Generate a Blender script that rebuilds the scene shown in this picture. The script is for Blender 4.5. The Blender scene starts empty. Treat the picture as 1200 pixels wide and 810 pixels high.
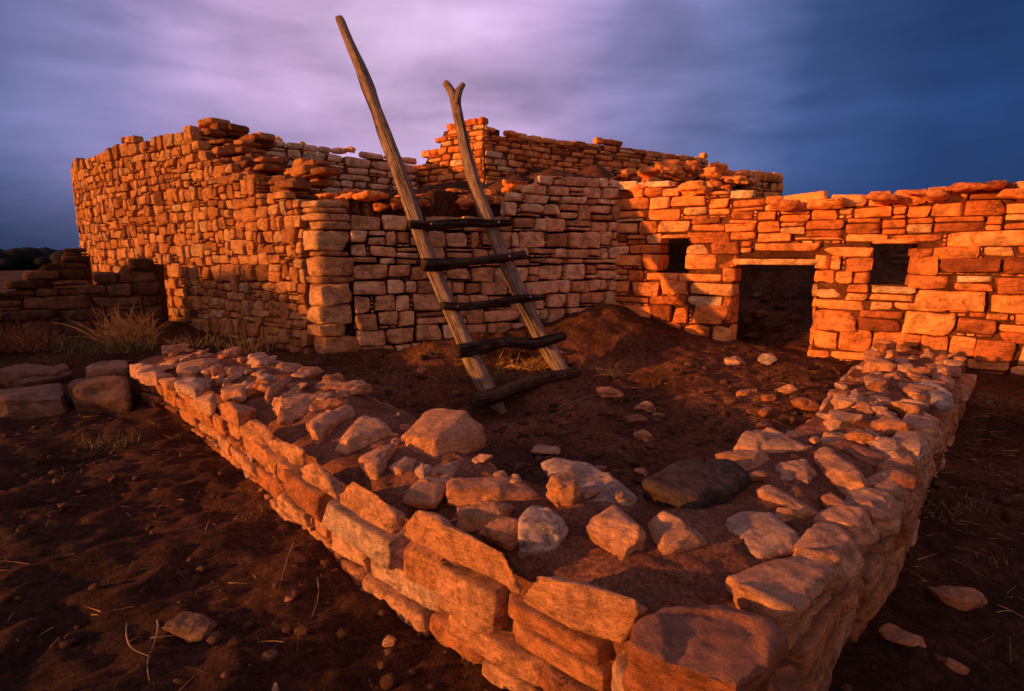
import bpy, bmesh, math, random
import numpy as np
from mathutils import Vector, Matrix

random.seed(7)
R = np.random.default_rng(11)
C = bpy.context.scene.collection
rad = math.radians

# ------------------------------------------------------------------ camera model (metres; used to survey the site)
F, HY, H = 650.0, 298.0, 1.6
PITCH = math.atan((405 - HY) / F)
_c, _s = math.cos(PITCH), math.sin(PITCH)

def ray(px, py):
    u = (px - 600) / F; v = (405 - py) / F
    return np.array([u, _c + v * _s, -_s + v * _c])
def up(px, py, z):                      # point of the sight line at height z
    d = ray(px, py); return d * ((z - H) / d[2]) + np.array([0, 0, H])
def at(px, py, Y):                      # point of the sight line at distance Y
    d = ray(px, py); return d * (Y / d[1]) + np.array([0, 0, H])
def proj(P):
    x, y, z = P[0], P[1], P[2] - H
    dep = y * _c - z * _s
    return 600 + F * x / dep, 405 - F * (y * _s + z * _c) / dep

# ------------------------------------------------------------------ noise
def _h(i, j, k, seed):
    n = (i * 374761393 + j * 668265263 + k * 2147483647 + seed * 974634777) & 0xFFFFFFFF
    n = ((n ^ (n >> 13)) * 1274126177) & 0xFFFFFFFF
    n = (n ^ (n >> 16)) & 0xFFFFFFFF
    return n.astype(np.float64) / 4294967295.0
def vnoise(P, seed=0):                  # value noise, -1..1
    P = np.asarray(P, float)
    I = np.floor(P).astype(np.int64); f = P - I; f = f * f * (3 - 2 * f)
    out = np.zeros(len(P))
    for a in (0, 1):
        for b in (0, 1):
            for c in (0, 1):
                w = (f[:, 0] if a else 1 - f[:, 0]) * (f[:, 1] if b else 1 - f[:, 1]) * (f[:, 2] if c else 1 - f[:, 2])
                out += w * _h(I[:, 0] + a, I[:, 1] + b, I[:, 2] + c, seed)
    return out * 2 - 1
def fbm(P, oct=4, seed=0, gain=0.5):
    P = np.asarray(P, float); o = np.zeros(len(P)); a = 1.0
    for k in range(oct):
        o += a * vnoise(P * (2 ** k) + 17.3 * k, seed + k); a *= gain
    return o
def n1(x, seed=0):
    x = np.atleast_1d(np.asarray(x, float))
    return vnoise(np.stack([x, np.full_like(x, 3.7), np.full_like(x, 9.1)], 1), seed)

# ------------------------------------------------------------------ materials
def mat(name):
    m = bpy.data.materials.new(name); m.use_nodes = True
    nt = m.node_tree; b = nt.nodes['Principled BSDF']
    b.inputs['Specular IOR Level'].default_value = 0.15
    return m, nt, b
def N(nt, t, **kw):
    n = nt.nodes.new(t)
    for k, v in kw.items(): setattr(n, k, v)
    return n
def L(nt, a, b): nt.links.new(a, b)
def noise(nt, vec, scale, detail=6, rough=0.6, dist=0.0):
    n = N(nt, 'ShaderNodeTexNoise'); n.inputs['Scale'].default_value = scale; n.inputs['Detail'].default_value = detail
    n.inputs['Roughness'].default_value = rough; n.inputs['Distortion'].default_value = dist
    if vec is not None: L(nt, vec, n.inputs['Vector'])
    return n.outputs['Fac']
def ramp(nt, fac, stops):
    r = N(nt, 'ShaderNodeValToRGB'); el = r.color_ramp.elements
    while len(el) < len(stops): el.new(0.5)
    for e, (p, c) in zip(el, stops):
        e.position = p; e.color = (c[0], c[1], c[2], 1) if isinstance(c, (tuple, list)) else (c, c, c, 1)
    L(nt, fac, r.inputs['Fac']); return r.outputs['Color']
def mix(nt, a, b, fac, mode='MIX'):
    m = N(nt, 'ShaderNodeMix'); m.data_type = 'RGBA'; m.blend_type = mode
    for s, v in ((m.inputs[6], a), (m.inputs[7], b), (m.inputs[0], fac)):
        if isinstance(v, (int, float)): s.default_value = v
        elif isinstance(v, tuple): s.default_value = (*v, 1)
        else: L(nt, v, s)
    return m.outputs[2]
def math_(nt, op, a, b=0.0):
    m = N(nt, 'ShaderNodeMath'); m.operation = op
    for s, v in ((m.inputs[0], a), (m.inputs[1], b)):
        if isinstance(v, (int, float)): s.default_value = v
        else: L(nt, v, s)
    return m.outputs[0]
def bump(nt, b, h, strength=0.6, dist=0.02):
    n = N(nt, 'ShaderNodeBump'); n.inputs['Strength'].default_value = strength; n.inputs['Distance'].default_value = dist
    L(nt, h, n.inputs['Height']); L(nt, n.outputs['Normal'], b.inputs['Normal'])

def stone_material(name, stops, bed=3.0, fine=1.0, bstr=0.8, stain=(0.05, 0.04, 0.035), stain_amt=0.55, sky_cast=0.0, gain=1.0):
    m, nt, b = mat(name)
    at_ = N(nt, 'ShaderNodeAttribute'); at_.attribute_name = 'tint'
    sep = N(nt, 'ShaderNodeSeparateColor'); L(nt, at_.outputs['Color'], sep.inputs[0])
    tc = N(nt, 'ShaderNodeTexCoord')
    off = N(nt, 'ShaderNodeVectorMath'); off.operation = 'MULTIPLY_ADD'
    L(nt, at_.outputs['Color'], off.inputs[0]); off.inputs[1].default_value = (37, 53, 29); L(nt, tc.outputs['Object'], off.inputs[2])
    v = off.outputs[0]
    mp = N(nt, 'ShaderNodeMapping'); mp.inputs['Scale'].default_value = (1, 1, bed); L(nt, v, mp.inputs['Vector'])
    col = ramp(nt, sep.outputs[0], stops)
    blotch = noise(nt, v, 7 * fine, 5, 0.65, 0.6)
    col = mix(nt, col, ramp(nt, blotch, [(0.36, 0.55), (0.5, 1.12), (0.64, 1.5)]), 0.8, 'MULTIPLY')
    layers = noise(nt, mp.outputs[0], 11 * fine, 6, 0.7, 0.8)
    col = mix(nt, col, ramp(nt, layers, [(0.38, 0.6), (0.5, 1.12), (0.62, 1.4)]), 0.6, 'MULTIPLY')
    lich = ramp(nt, noise(nt, v, 15 * fine, 7, 0.75), [(0.5, 0.0), (0.6, 1.0)])
    amt = math_(nt, 'MULTIPLY', lich, math_(nt, 'MULTIPLY', sep.outputs[1], stain_amt * .8))
    col = mix(nt, col, stain, amt)
    if sky_cast:                               # upward faces muted by normal: the sky's cast on tops put into the colour
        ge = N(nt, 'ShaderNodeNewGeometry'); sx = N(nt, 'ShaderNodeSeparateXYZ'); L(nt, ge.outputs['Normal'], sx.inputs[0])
        pf = math_(nt, 'MULTIPLY', ramp(nt, math_(nt, 'ADD', sx.outputs['Z'], math_(nt, 'MULTIPLY', math_(nt, 'SUBTRACT', noise(nt, v, 5, 5, .7), .5), 1.6)), [(.45, 0.0), (.95, 1.0)]), sky_cast)
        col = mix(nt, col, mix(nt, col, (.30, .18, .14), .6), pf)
    sp = ramp(nt, noise(nt, v, 130 * fine, 4, 0.7), [(0.36, 0.6), (0.6, 1.5)])
    col = mix(nt, col, sp, 0.4, 'MULTIPLY')
    col = mix(nt, col, (gain, gain, gain), 1.0, 'MULTIPLY')
    L(nt, col, b.inputs['Base Color']); b.inputs['Roughness'].default_value = 0.92
    h1 = noise(nt, mp.outputs[0], 16 * fine, 9, 0.72, 0.5)
    h2 = noise(nt, v, 75 * fine, 5, 0.7)
    vo = N(nt, 'ShaderNodeTexVoronoi'); vo.feature = 'DISTANCE_TO_EDGE'; vo.inputs['Scale'].default_value = 9 * fine; 0
    wv = N(nt, 'ShaderNodeVectorMath'); wv.operation = 'MULTIPLY_ADD'; nz_ = N(nt, 'ShaderNodeTexNoise'); nz_.inputs['Scale'].default_value = 6 * fine; L(nt, v, nz_.inputs['Vector']); L(nt, nz_.outputs['Color'], wv.inputs[0]); wv.inputs[1].default_value = (.35, .35, .35); L(nt, mp.outputs[0], wv.inputs[2]); L(nt, wv.outputs[0], vo.inputs['Vector'])
    vo.inputs['Scale'].default_value = 4.5 * fine
    crack = ramp(nt, vo.outputs['Distance'], [(0.0, 0.0), (0.03, 1.0)])
    cm = math_(nt, 'MULTIPLY', math_(nt, 'SUBTRACT', 1.0, crack), ramp(nt, noise(nt, v, 3 * fine, 3, .6), [(.52, 0.0), (.64, .6)]))
    col = mix(nt, col, (.05, .025, .016), cm); L(nt, col, b.inputs['Base Color'])
    hh = math_(nt, 'ADD', math_(nt, 'ADD', h1, math_(nt, 'MULTIPLY', h2, 0.18)), math_(nt, 'MULTIPLY', cm, -0.35))
    bump(nt, b, hh, bstr, 0.045 / fine)
    return m
STOPS = [(0.0, (0.26, 0.07, 0.025)), (0.2, (0.54, 0.155, 0.045)), (0.5, (0.78, 0.265, 0.075)), (0.75, (0.80, 0.34, 0.115)), (0.92, (0.55, 0.33, 0.18)), (1.0, (0.85, 0.56, 0.33))]
NEAR = [(0.0, (0.20, 0.06, 0.032)), (0.2, (0.44, 0.155, 0.062)), (0.5, (0.60, 0.25, 0.105)), (0.8, (0.66, 0.34, 0.19)), (1.0, (0.48, 0.38, 0.33))]
TAN = [(0.0, (0.22, 0.10, 0.05)), (0.25, (0.40, 0.21, 0.11)), (0.5, (0.50, 0.29, 0.16)), (0.8, (0.52, 0.34, 0.21)), (1.0, (0.60, 0.42, 0.28))]
DARK = [(0.0, (0.05, 0.035, 0.032)), (0.5, (0.075, 0.055, 0.05)), (1.0, (0.13, 0.08, 0.06))]
M_STONE = stone_material('sandstone_wall', STOPS, 3.0, 1.0, 0.85, gain=1.3)
M_CURVE = stone_material('dimmed_sandstone_wall', [(0.0, (0.13, 0.05, 0.025)), (0.2, (0.30, 0.115, 0.045)), (0.5, (0.46, 0.19, 0.07)), (0.75, (0.50, 0.25, 0.11)), (0.92, (0.36, 0.22, 0.12)), (1.0, (0.62, 0.40, 0.22))], 3.0, 1.0, 0.85, gain=1.2)  # darker copy of the wall stone; camera falloff on the curved wall put into colour
M_TAN = stone_material('tan_sandstone_wall', TAN, 3.0, 1.0, 0.85, gain=1.7)
M_CORNER = stone_material('corner_sandstone', [(0, (0.24, 0.10, 0.05)), (0.5, (0.44, 0.21, 0.10)), (1, (0.52, 0.31, 0.17))], 3.0, 1.0, 0.85, gain=1.3)
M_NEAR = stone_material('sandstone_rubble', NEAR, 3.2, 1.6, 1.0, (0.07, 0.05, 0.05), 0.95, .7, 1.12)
M_DARKROCK = stone_material('dark_patinated_stone', DARK, 2.0, 1.8, 1.0, (0.25, 0.09, 0.03), 0.7)
M_SHADE = stone_material('shade_dark_sandstone', [(0, (0.07, 0.03, 0.017)), (0.5, (0.13, 0.06, 0.033)), (1, (0.24, 0.125, 0.07))], 3.0, 1.0, 0.8)  # dark copy of the sandstone; shade on ruins and room put into colour

def soil_material(name, a, b_, c, sc=1.0, bs=0.7, bd=0.03, fill=False):
    m, nt, b = mat(name); tc = N(nt, 'ShaderNodeTexCoord'); v = tc.outputs['Object']
    col = ramp(nt, noise(nt, v, 1.1 * sc, 8, 0.65, 0.4), [(0.38, a), (0.5, b_), (0.62, c)])
    col = mix(nt, col, ramp(nt, noise(nt, v, 22 * sc, 8, 0.75), [(0.36, 0.35), (0.5, 0.95), (0.66, 1.9)]), 0.85, 'MULTIPLY')
    col = mix(nt, col, ramp(nt, noise(nt, v, 130 * sc, 4, 0.7), [(0.38, 0.45), (0.56, 1.15), (0.68, 2.2)]), 0.7, 'MULTIPLY')
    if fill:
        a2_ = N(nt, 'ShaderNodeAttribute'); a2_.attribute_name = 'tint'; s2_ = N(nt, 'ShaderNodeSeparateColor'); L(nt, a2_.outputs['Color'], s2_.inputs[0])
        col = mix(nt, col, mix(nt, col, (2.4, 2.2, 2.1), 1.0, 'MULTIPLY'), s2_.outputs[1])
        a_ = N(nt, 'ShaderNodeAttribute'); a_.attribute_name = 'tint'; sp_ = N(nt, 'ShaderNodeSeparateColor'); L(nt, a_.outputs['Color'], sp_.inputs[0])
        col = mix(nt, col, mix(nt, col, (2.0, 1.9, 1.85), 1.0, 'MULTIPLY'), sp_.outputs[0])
    L(nt, col, b.inputs['Base Color']); b.inputs['Roughness'].default_value = 0.97
    h = math_(nt, 'ADD', noise(nt, v, 14 * sc, 10, 0.75), math_(nt, 'MULTIPLY', noise(nt, v, 80 * sc, 6, 0.75), 0.5))
    bump(nt, b, h, bs, bd); return m
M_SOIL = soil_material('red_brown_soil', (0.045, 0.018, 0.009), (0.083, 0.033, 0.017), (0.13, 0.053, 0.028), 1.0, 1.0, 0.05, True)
M_MORTAR = soil_material('mud_mortar', (0.09, 0.03, 0.012), (0.15, 0.05, 0.02), (0.23, 0.078, 0.03), 2.0, 0.8, 0.02)
M_BED = soil_material('mud_bedding', (0.18, 0.066, 0.035), (0.28, 0.105, 0.056), (0.37, 0.15, 0.085), 2.5, 0.9, 0.02)

def wood_material(name, a, b_, c):
    m, nt, b = mat(name)
    at_ = N(nt, 'ShaderNodeAttribute'); at_.attribute_name = 'grain'
    mp = N(nt, 'ShaderNodeMapping'); mp.inputs['Scale'].default_value = (1, 1, 0.07); L(nt, at_.outputs['Vector'], mp.inputs['Vector'])
    g = noise(nt, mp.outputs[0], 60, 8, 0.7, 0.3); g2 = noise(nt, at_.outputs['Vector'], 9, 5, 0.6)
    col = ramp(nt, g, [(0.3, a), (0.52, b_), (0.75, c)])
    col = mix(nt, col, ramp(nt, g2, [(0.3, 0.5), (0.6, 1.15)]), 0.8, 'MULTIPLY')
    mp2 = N(nt, 'ShaderNodeMapping'); mp2.inputs['Scale'].default_value = (1, 1, 0.03); L(nt, at_.outputs['Vector'], mp2.inputs['Vector'])
    ck = ramp(nt, noise(nt, mp2.outputs[0], 28, 4, 0.6, 0.2), [(0.36, 0.12), (0.42, 1.0)])
    col = mix(nt, col, ck, 0.85, 'MULTIPLY')
    L(nt, col, b.inputs['Base Color']); b.inputs['Roughness'].default_value = 0.95
    bump(nt, b, math_(nt, 'ADD', g, ck), 1.0, 0.02); return m
M_WOOD = wood_material('weathered_pole_wood', (0.09, 0.055, 0.04), (0.32, 0.215, 0.16), (0.58, 0.44, 0.36))
M_RUNG = wood_material('dark_rung_wood', (0.012, 0.008, 0.008), (0.06, 0.038, 0.03), (0.24, 0.16, 0.13))
M_RUNG2 = wood_material('brown_rung_wood', (0.04, 0.022, 0.016), (0.13, 0.075, 0.05), (0.24, 0.15, 0.11))
M_LINTEL = wood_material('pale_lintel_wood', (0.22, 0.11, 0.055), (0.36, 0.19, 0.10), (0.45, 0.26, 0.15))
def plain(name, col, rough=0.9, var=0.4, sc=6):
    m, nt, b = mat(name); tc = N(nt, 'ShaderNodeTexCoord')
    c = mix(nt, col, ramp(nt, noise(nt, tc.outputs['Object'], sc, 3), [(0.3, 1 - var), (0.7, 1 + var)]), 1.0, 'MULTIPLY')
    L(nt, c, b.inputs['Base Color']); b.inputs['Roughness'].default_value = rough; return m
M_STRAW = plain('dry_straw', (0.62, 0.32, 0.10), 0.8, 0.6, 9)
M_GREEN = plain('dull_green_grass', (0.20, 0.16, 0.06), 0.8, 0.5, 9)
M_TWIG = plain('grey_twig', (0.26, 0.16, 0.095), 0.85, 0.5, 12)
M_RUSTB = plain('rust_brush', (0.26, 0.11, 0.045), 0.85, 0.5, 9)
M_BOLT = plain('bolt_metal', (0.55, 0.5, 0.45), 0.35, 0.1)
M_SLAB = stone_material('dark_slab_stone', [(0, (0.12, 0.055, 0.035)), (0.5, (0.20, 0.10, 0.06)), (1, (0.32, 0.18, 0.11))], 4.0, 1.2, 0.9, sky_cast=.6)
M_TREE = plain('distant_juniper', (0.010, 0.011, 0.010), 0.95, 0.5, 1)

# ------------------------------------------------------------------ object helpers
def tag(o, label=None, cat=None, group=None, kind=None):
    if label: o['label'] = label
    if cat: o['category'] = cat; kind = kind or 'thing'
    if group: o['group'] = group
    if kind: o['kind'] = kind
    return o
def empty(name, loc, label, cat, group=None):
    o = bpy.data.objects.new(name, None); C.objects.link(o); o.location = loc; o.empty_display_size = 0.2
    return tag(o, label, cat, group, 'thing')
def link(name, me, m, parent=None):
    o = bpy.data.objects.new(name, me); C.objects.link(o)
    if m: me.materials.append(m)
    if parent is not None:
        o.parent = parent; o.matrix_parent_inverse = Matrix.Translation(parent.location).inverted()
    return o
def mesh_np(name, V, Q, smooth=True, tint=None, grain=None):
    V = np.asarray(V, np.float32); Q = np.asarray(Q, np.int32); k = Q.shape[1]
    me = bpy.data.meshes.new(name)
    me.vertices.add(len(V)); me.vertices.foreach_set('co', V.ravel())
    me.loops.add(Q.size); me.loops.foreach_set('vertex_index', Q.ravel())
    me.polygons.add(len(Q)); me.polygons.foreach_set('loop_start', np.arange(len(Q), dtype=np.int32) * k)
    me.update(calc_edges=True); me.validate()
    if smooth: me.polygons.foreach_set('use_smooth', np.ones(len(me.polygons), bool))
    if tint is not None:
        a = me.attributes.new('tint', 'FLOAT_COLOR', 'POINT'); t = np.ones((len(V), 4), np.float32); t[:, :3] = tint; a.data.foreach_set('color', t.ravel())
    if grain is not None:
        a = me.attributes.new('grain', 'FLOAT_VECTOR', 'POINT'); a.data.foreach_set('vector', np.asarray(grain, np.float32).ravel())
    return me

# rounded block template -------------------------------------------------
def template(cs):
    n = len(cs); idx = {}; V = []; Q = []
    def vid(i, j, k):
        key = (i, j, k)
        if key not in idx: idx[key] = len(V); V.append((cs[i], cs[j], cs[k]))
        return idx[key]
    m = n - 1
    for a in range(m):
        for b in range(m):
            Q.append([vid(a, b, 0), vid(a, b + 1, 0), vid(a + 1, b + 1, 0), vid(a + 1, b, 0)])
            Q.append([vid(a, b, m), vid(a + 1, b, m), vid(a + 1, b + 1, m), vid(a, b + 1, m)])
            Q.append([vid(a, 0, b), vid(a + 1, 0, b), vid(a + 1, 0, b + 1), vid(a, 0, b + 1)])
            Q.append([vid(a, m, b), vid(a, m, b + 1), vid(a + 1, m, b + 1), vid(a + 1, m, b)])
            Q.append([vid(0, a, b), vid(0, a, b + 1), vid(0, a + 1, b + 1), vid(0, a + 1, b)])
            Q.append([vid(m, a, b), vid(m, a + 1, b), vid(m, a + 1, b + 1), vid(m, a, b + 1)])
    return np.array(V), np.array(Q)
T_LO = template([-1, -.82, -.3, .3, .82, 1])
T_MD = template([-1, -.92, -.72, -.36, 0, .36, .72, .92, 1])
T_HI = template([-1, -.95, -.85, -.68, -.5, -.3, -.1, .1, .3, .5, .68, .85, .95, 1])

class Pile:
    """collects stones of one wall into one mesh"""
    def __init__(s): s.V = []; s.Q = []; s.T = []; s.n = 0
    def stone(s, c, ax, ay, az, T=T_MD, rnd=0.03, lump=0.08, warp=0.13, tone=None, stain=None, facets=6, rough=.09):
        tv, tq = T
        hx, hy, hz = (np.linalg.norm(a) for a in (ax, ay, az))
        r = np.array([min(.9, rnd / hx), min(.9, rnd / hy), min(.9, rnd / hz)])
        q = np.clip(tv, -(1 - r), 1 - r); d = (tv - q) / r
        ln = np.linalg.norm(d, axis=1, keepdims=True); d = np.where(ln > 1e-6, d / np.maximum(ln, 1e-6), 0)
        p = q + d * r
        # crooked quadrilateral in (x,z), a little in y
        w = R.uniform(-warp, warp, (4, 3)) * np.array([min(1, hz / hx * 1.3), .6, 1])
        fx = (p[:, 0:1] + 1) / 2; fz = (p[:, 2:3] + 1) / 2
        p = p + (w[0] * (1 - fx) * (1 - fz) + w[1] * fx * (1 - fz) + w[2] * (1 - fx) * fz + w[3] * fx * fz)
        p = p * np.array([1.0, 1, 1.02])
        P = c + p[:, 0:1] * ax + p[:, 1:2] * ay + p[:, 2:3] * az
        mn = min(hx, hz); o = R.uniform(0, 90, 3)
        k = 1.0 / max(mn, .02)
        nn = np.stack([vnoise(P * k * .9 + o + q0, 5) for q0 in (0, 31, 67)], 1)
        n2 = np.stack([vnoise(P * k * 2.6 + o + q0, 8) for q0 in (0, 31, 67)], 1)
        P = P + (nn * lump + n2 * lump * .45) * mn
        C0 = P.mean(0)
        for _ in range(facets):
            fr = np.array([R.normal() * .7, -abs(R.normal()) * 1.0, R.normal() * .6]); fn = fr[0] * ax / hx + fr[1] * ay / hy + fr[2] * az / hz; fn /= np.linalg.norm(fn)
            dd = (P - C0) @ fn; cut = dd.max() * R.uniform(.82, .97); P = P - fn * np.maximum(0, dd - cut)[:, None] * .92
        n3 = fbm(P * (9 if T is not T_HI else 16) + o, 3, 15, .6); P = P + ((P - C0) / (np.linalg.norm(P - C0, axis=1, keepdims=True) + 1e-6)) * (n3 * mn * rough)[:, None]
        s.V.append(P); s.Q.append(tq + s.n); s.n += len(P)
        t = np.array([R.beta(2.2, 2.2) if tone is None else tone, R.uniform(0, 1) ** 1.5 if stain is None else stain, R.uniform()])
        s.T.append(np.tile(t, (len(P), 1)))
    def build(s, name, m, parent=None):
        return link(name, mesh_np(name, np.concatenate(s.V), np.concatenate(s.Q), True, np.concatenate(s.T)), m, parent)

# ------------------------------------------------------------------ paths
class Path:
    def __init__(s, pts, step=0.08, smooth=0):
        P = np.array([p[:2] for p in pts], float)
        for _ in range(smooth):
            Q = [P[0]]
            for a, b in zip(P[:-1], P[1:]): Q += [a * .75 + b * .25, a * .25 + b * .75]
            Q.append(P[-1]); P = np.array(Q)
        d = np.r_[0, np.cumsum(np.linalg.norm(np.diff(P, axis=0), axis=1))]
        s.P, s.d, s.len = P, d, d[-1]
    def pos(s, t):
        t = np.atleast_1d(t)
        x = np.interp(t, s.d, s.P[:, 0]); y = np.interp(t, s.d, s.P[:, 1])
        lo = t < 0; hi = t > s.len
        if lo.any():
            u = (s.P[1] - s.P[0]) / (s.d[1]); x[lo] = s.P[0, 0] + u[0] * t[lo]; y[lo] = s.P[0, 1] + u[1] * t[lo]
        if hi.any():
            u = (s.P[-1] - s.P[-2]) / (s.d[-1] - s.d[-2]); x[hi] = s.P[-1, 0] + u[0] * (t[hi] - s.len); y[hi] = s.P[-1, 1] + u[1] * (t[hi] - s.len)
        return np.stack([x, y], 1)
    def tan(s, t, e=0.12):
        a = s.pos(np.atleast_1d(t) - e); b = s.pos(np.atleast_1d(t) + e); v = b - a
        return v / np.linalg.norm(v, axis=1, keepdims=True)
    def nor(s, t):
        v = s.tan(t); return np.stack([v[:, 1], -v[:, 0]], 1)
    def s_at_px(s, px):                 # where the sight column px crosses the path
        t = np.linspace(0, s.len, 1500); P = s.pos(t)
        return t[np.argmin(np.abs(P[:, 0] / P[:, 1] - (px - 600) / F * 1.0 * 1.0 / 1.0 + 0))]

def s_of(path, px, py):                  # the arc length where a sight line meets the wall's vertical plane
    d = ray(px, py); t = np.linspace(-.3, path.len + .3, 3000); P = path.pos(t)
    e = np.abs(P[:, 0] * d[1] - P[:, 1] * d[0]) / np.hypot(P[:, 0], P[:, 1])
    i = np.argmin(e); Y = P[i, 1]; return t[i], H + d[2] / d[1] * Y
def profile(path, pxs):                  # top or foot line read off the site survey -> function z(s)
    a = sorted(s_of(path, *p) for p in pxs); S = np.array([q[0] for q in a]); Z = np.array([q[1] for q in a])
    return lambda t: np.interp(t, S, Z)
def stepped(path, pxs):
    a = sorted(s_of(path, *p) for p in pxs); S = np.array([q[0] for q in a]); Z = np.array([q[1] for q in a])
    return lambda t: Z[np.clip(np.searchsorted(S, np.atleast_1d(t), 'right') - 1, 0, len(Z) - 1)]

def core(name, path, zb, zt, thick, mat_, parent, openings=(), s0=None, s1=None, front=0.0, top_drop=0.10, seed=1):
    """the mud and rubble heart of a wall: front and back faces, top, ends and the reveals of its openings"""
    s0 = 0 if s0 is None else s0; s1 = path.len if s1 is None else s1
    S = set(np.linspace(s0, s1, max(3, int((s1 - s0) / 0.12))))
    for o in openings: S |= {o[0], o[1]}
    S = np.array(sorted(S)); P = path.pos(S); Nn = path.nor(S)
    zmin = float(np.min(zb(S))) - 0.5; ztop = np.asarray(zt(S)) - top_drop
    zs = sorted({zmin} | {o[2] for o in openings} | {o[3] for o in openings}); nz = 6
    V = []; Q = []
    def zrow(j, i):
        if j < len(zs): return min(zs[j], ztop[i] - .01)
        f = (j - len(zs) + 1) / nz; return zs[-1] + (ztop[i] - zs[-1]) * f
    J = len(zs) + nz
    ids = {}
    def vid(i, j, b):
        k = (i, j, b)
        if k not in ids:
            ids[k] = len(V); p = P[i] + Nn[i] * (front if not b else front - thick)
            V.append((p[0], p[1], zrow(j, i)))
        return ids[k]
    def hole(i, j):
        if i < 0 or i >= len(S) - 1 or j < 0 or j >= J - 1: return False
        sm = (S[i] + S[i + 1]) / 2
        if j >= len(zs) - 1: return False
        zm = (zs[j] + zs[j + 1]) / 2
        return any(o[0] < sm < o[1] and o[2] < zm < o[3] for o in openings)
    for i in range(len(S) - 1):
        for j in range(J - 1):
            if hole(i, j):
                for di, a, b in ((-1, (i, j), (i, j + 1)), (1, (i + 1, j + 1), (i + 1, j))):
                    if not hole(i + di, j): Q.append([vid(*a, 0), vid(*b, 0), vid(*b, 1), vid(*a, 1)])
                if not hole(i, j - 1): Q.append([vid(i, j, 0), vid(i + 1, j, 0), vid(i + 1, j, 1), vid(i, j, 1)])
                if not hole(i, j + 1): Q.append([vid(i + 1, j + 1, 0), vid(i, j + 1, 0), vid(i, j + 1, 1), vid(i + 1, j + 1, 1)])
                continue
            Q.append([vid(i, j, 0), vid(i + 1, j, 0), vid(i + 1, j + 1, 0), vid(i, j + 1, 0)])
            Q.append([vid(i + 1, j, 1), vid(i, j, 1), vid(i, j + 1, 1), vid(i + 1, j + 1, 1)])
        Q.append([vid(i, J - 1, 0), vid(i + 1, J - 1, 0), vid(i + 1, J - 1, 1), vid(i, J - 1, 1)])
    for i in (0, len(S) - 1):
        for j in range(J - 1): Q.append([vid(i, j, 0), vid(i, j + 1, 0), vid(i, j + 1, 1), vid(i, j, 1)])
    V = np.array(V)
    V[:, :2] += np.stack([vnoise(V * 5, seed), vnoise(V * 5 + 40, seed)], 1) * .008
    return link(name, mesh_np(name, V, Q, False), mat_, parent)

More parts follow.
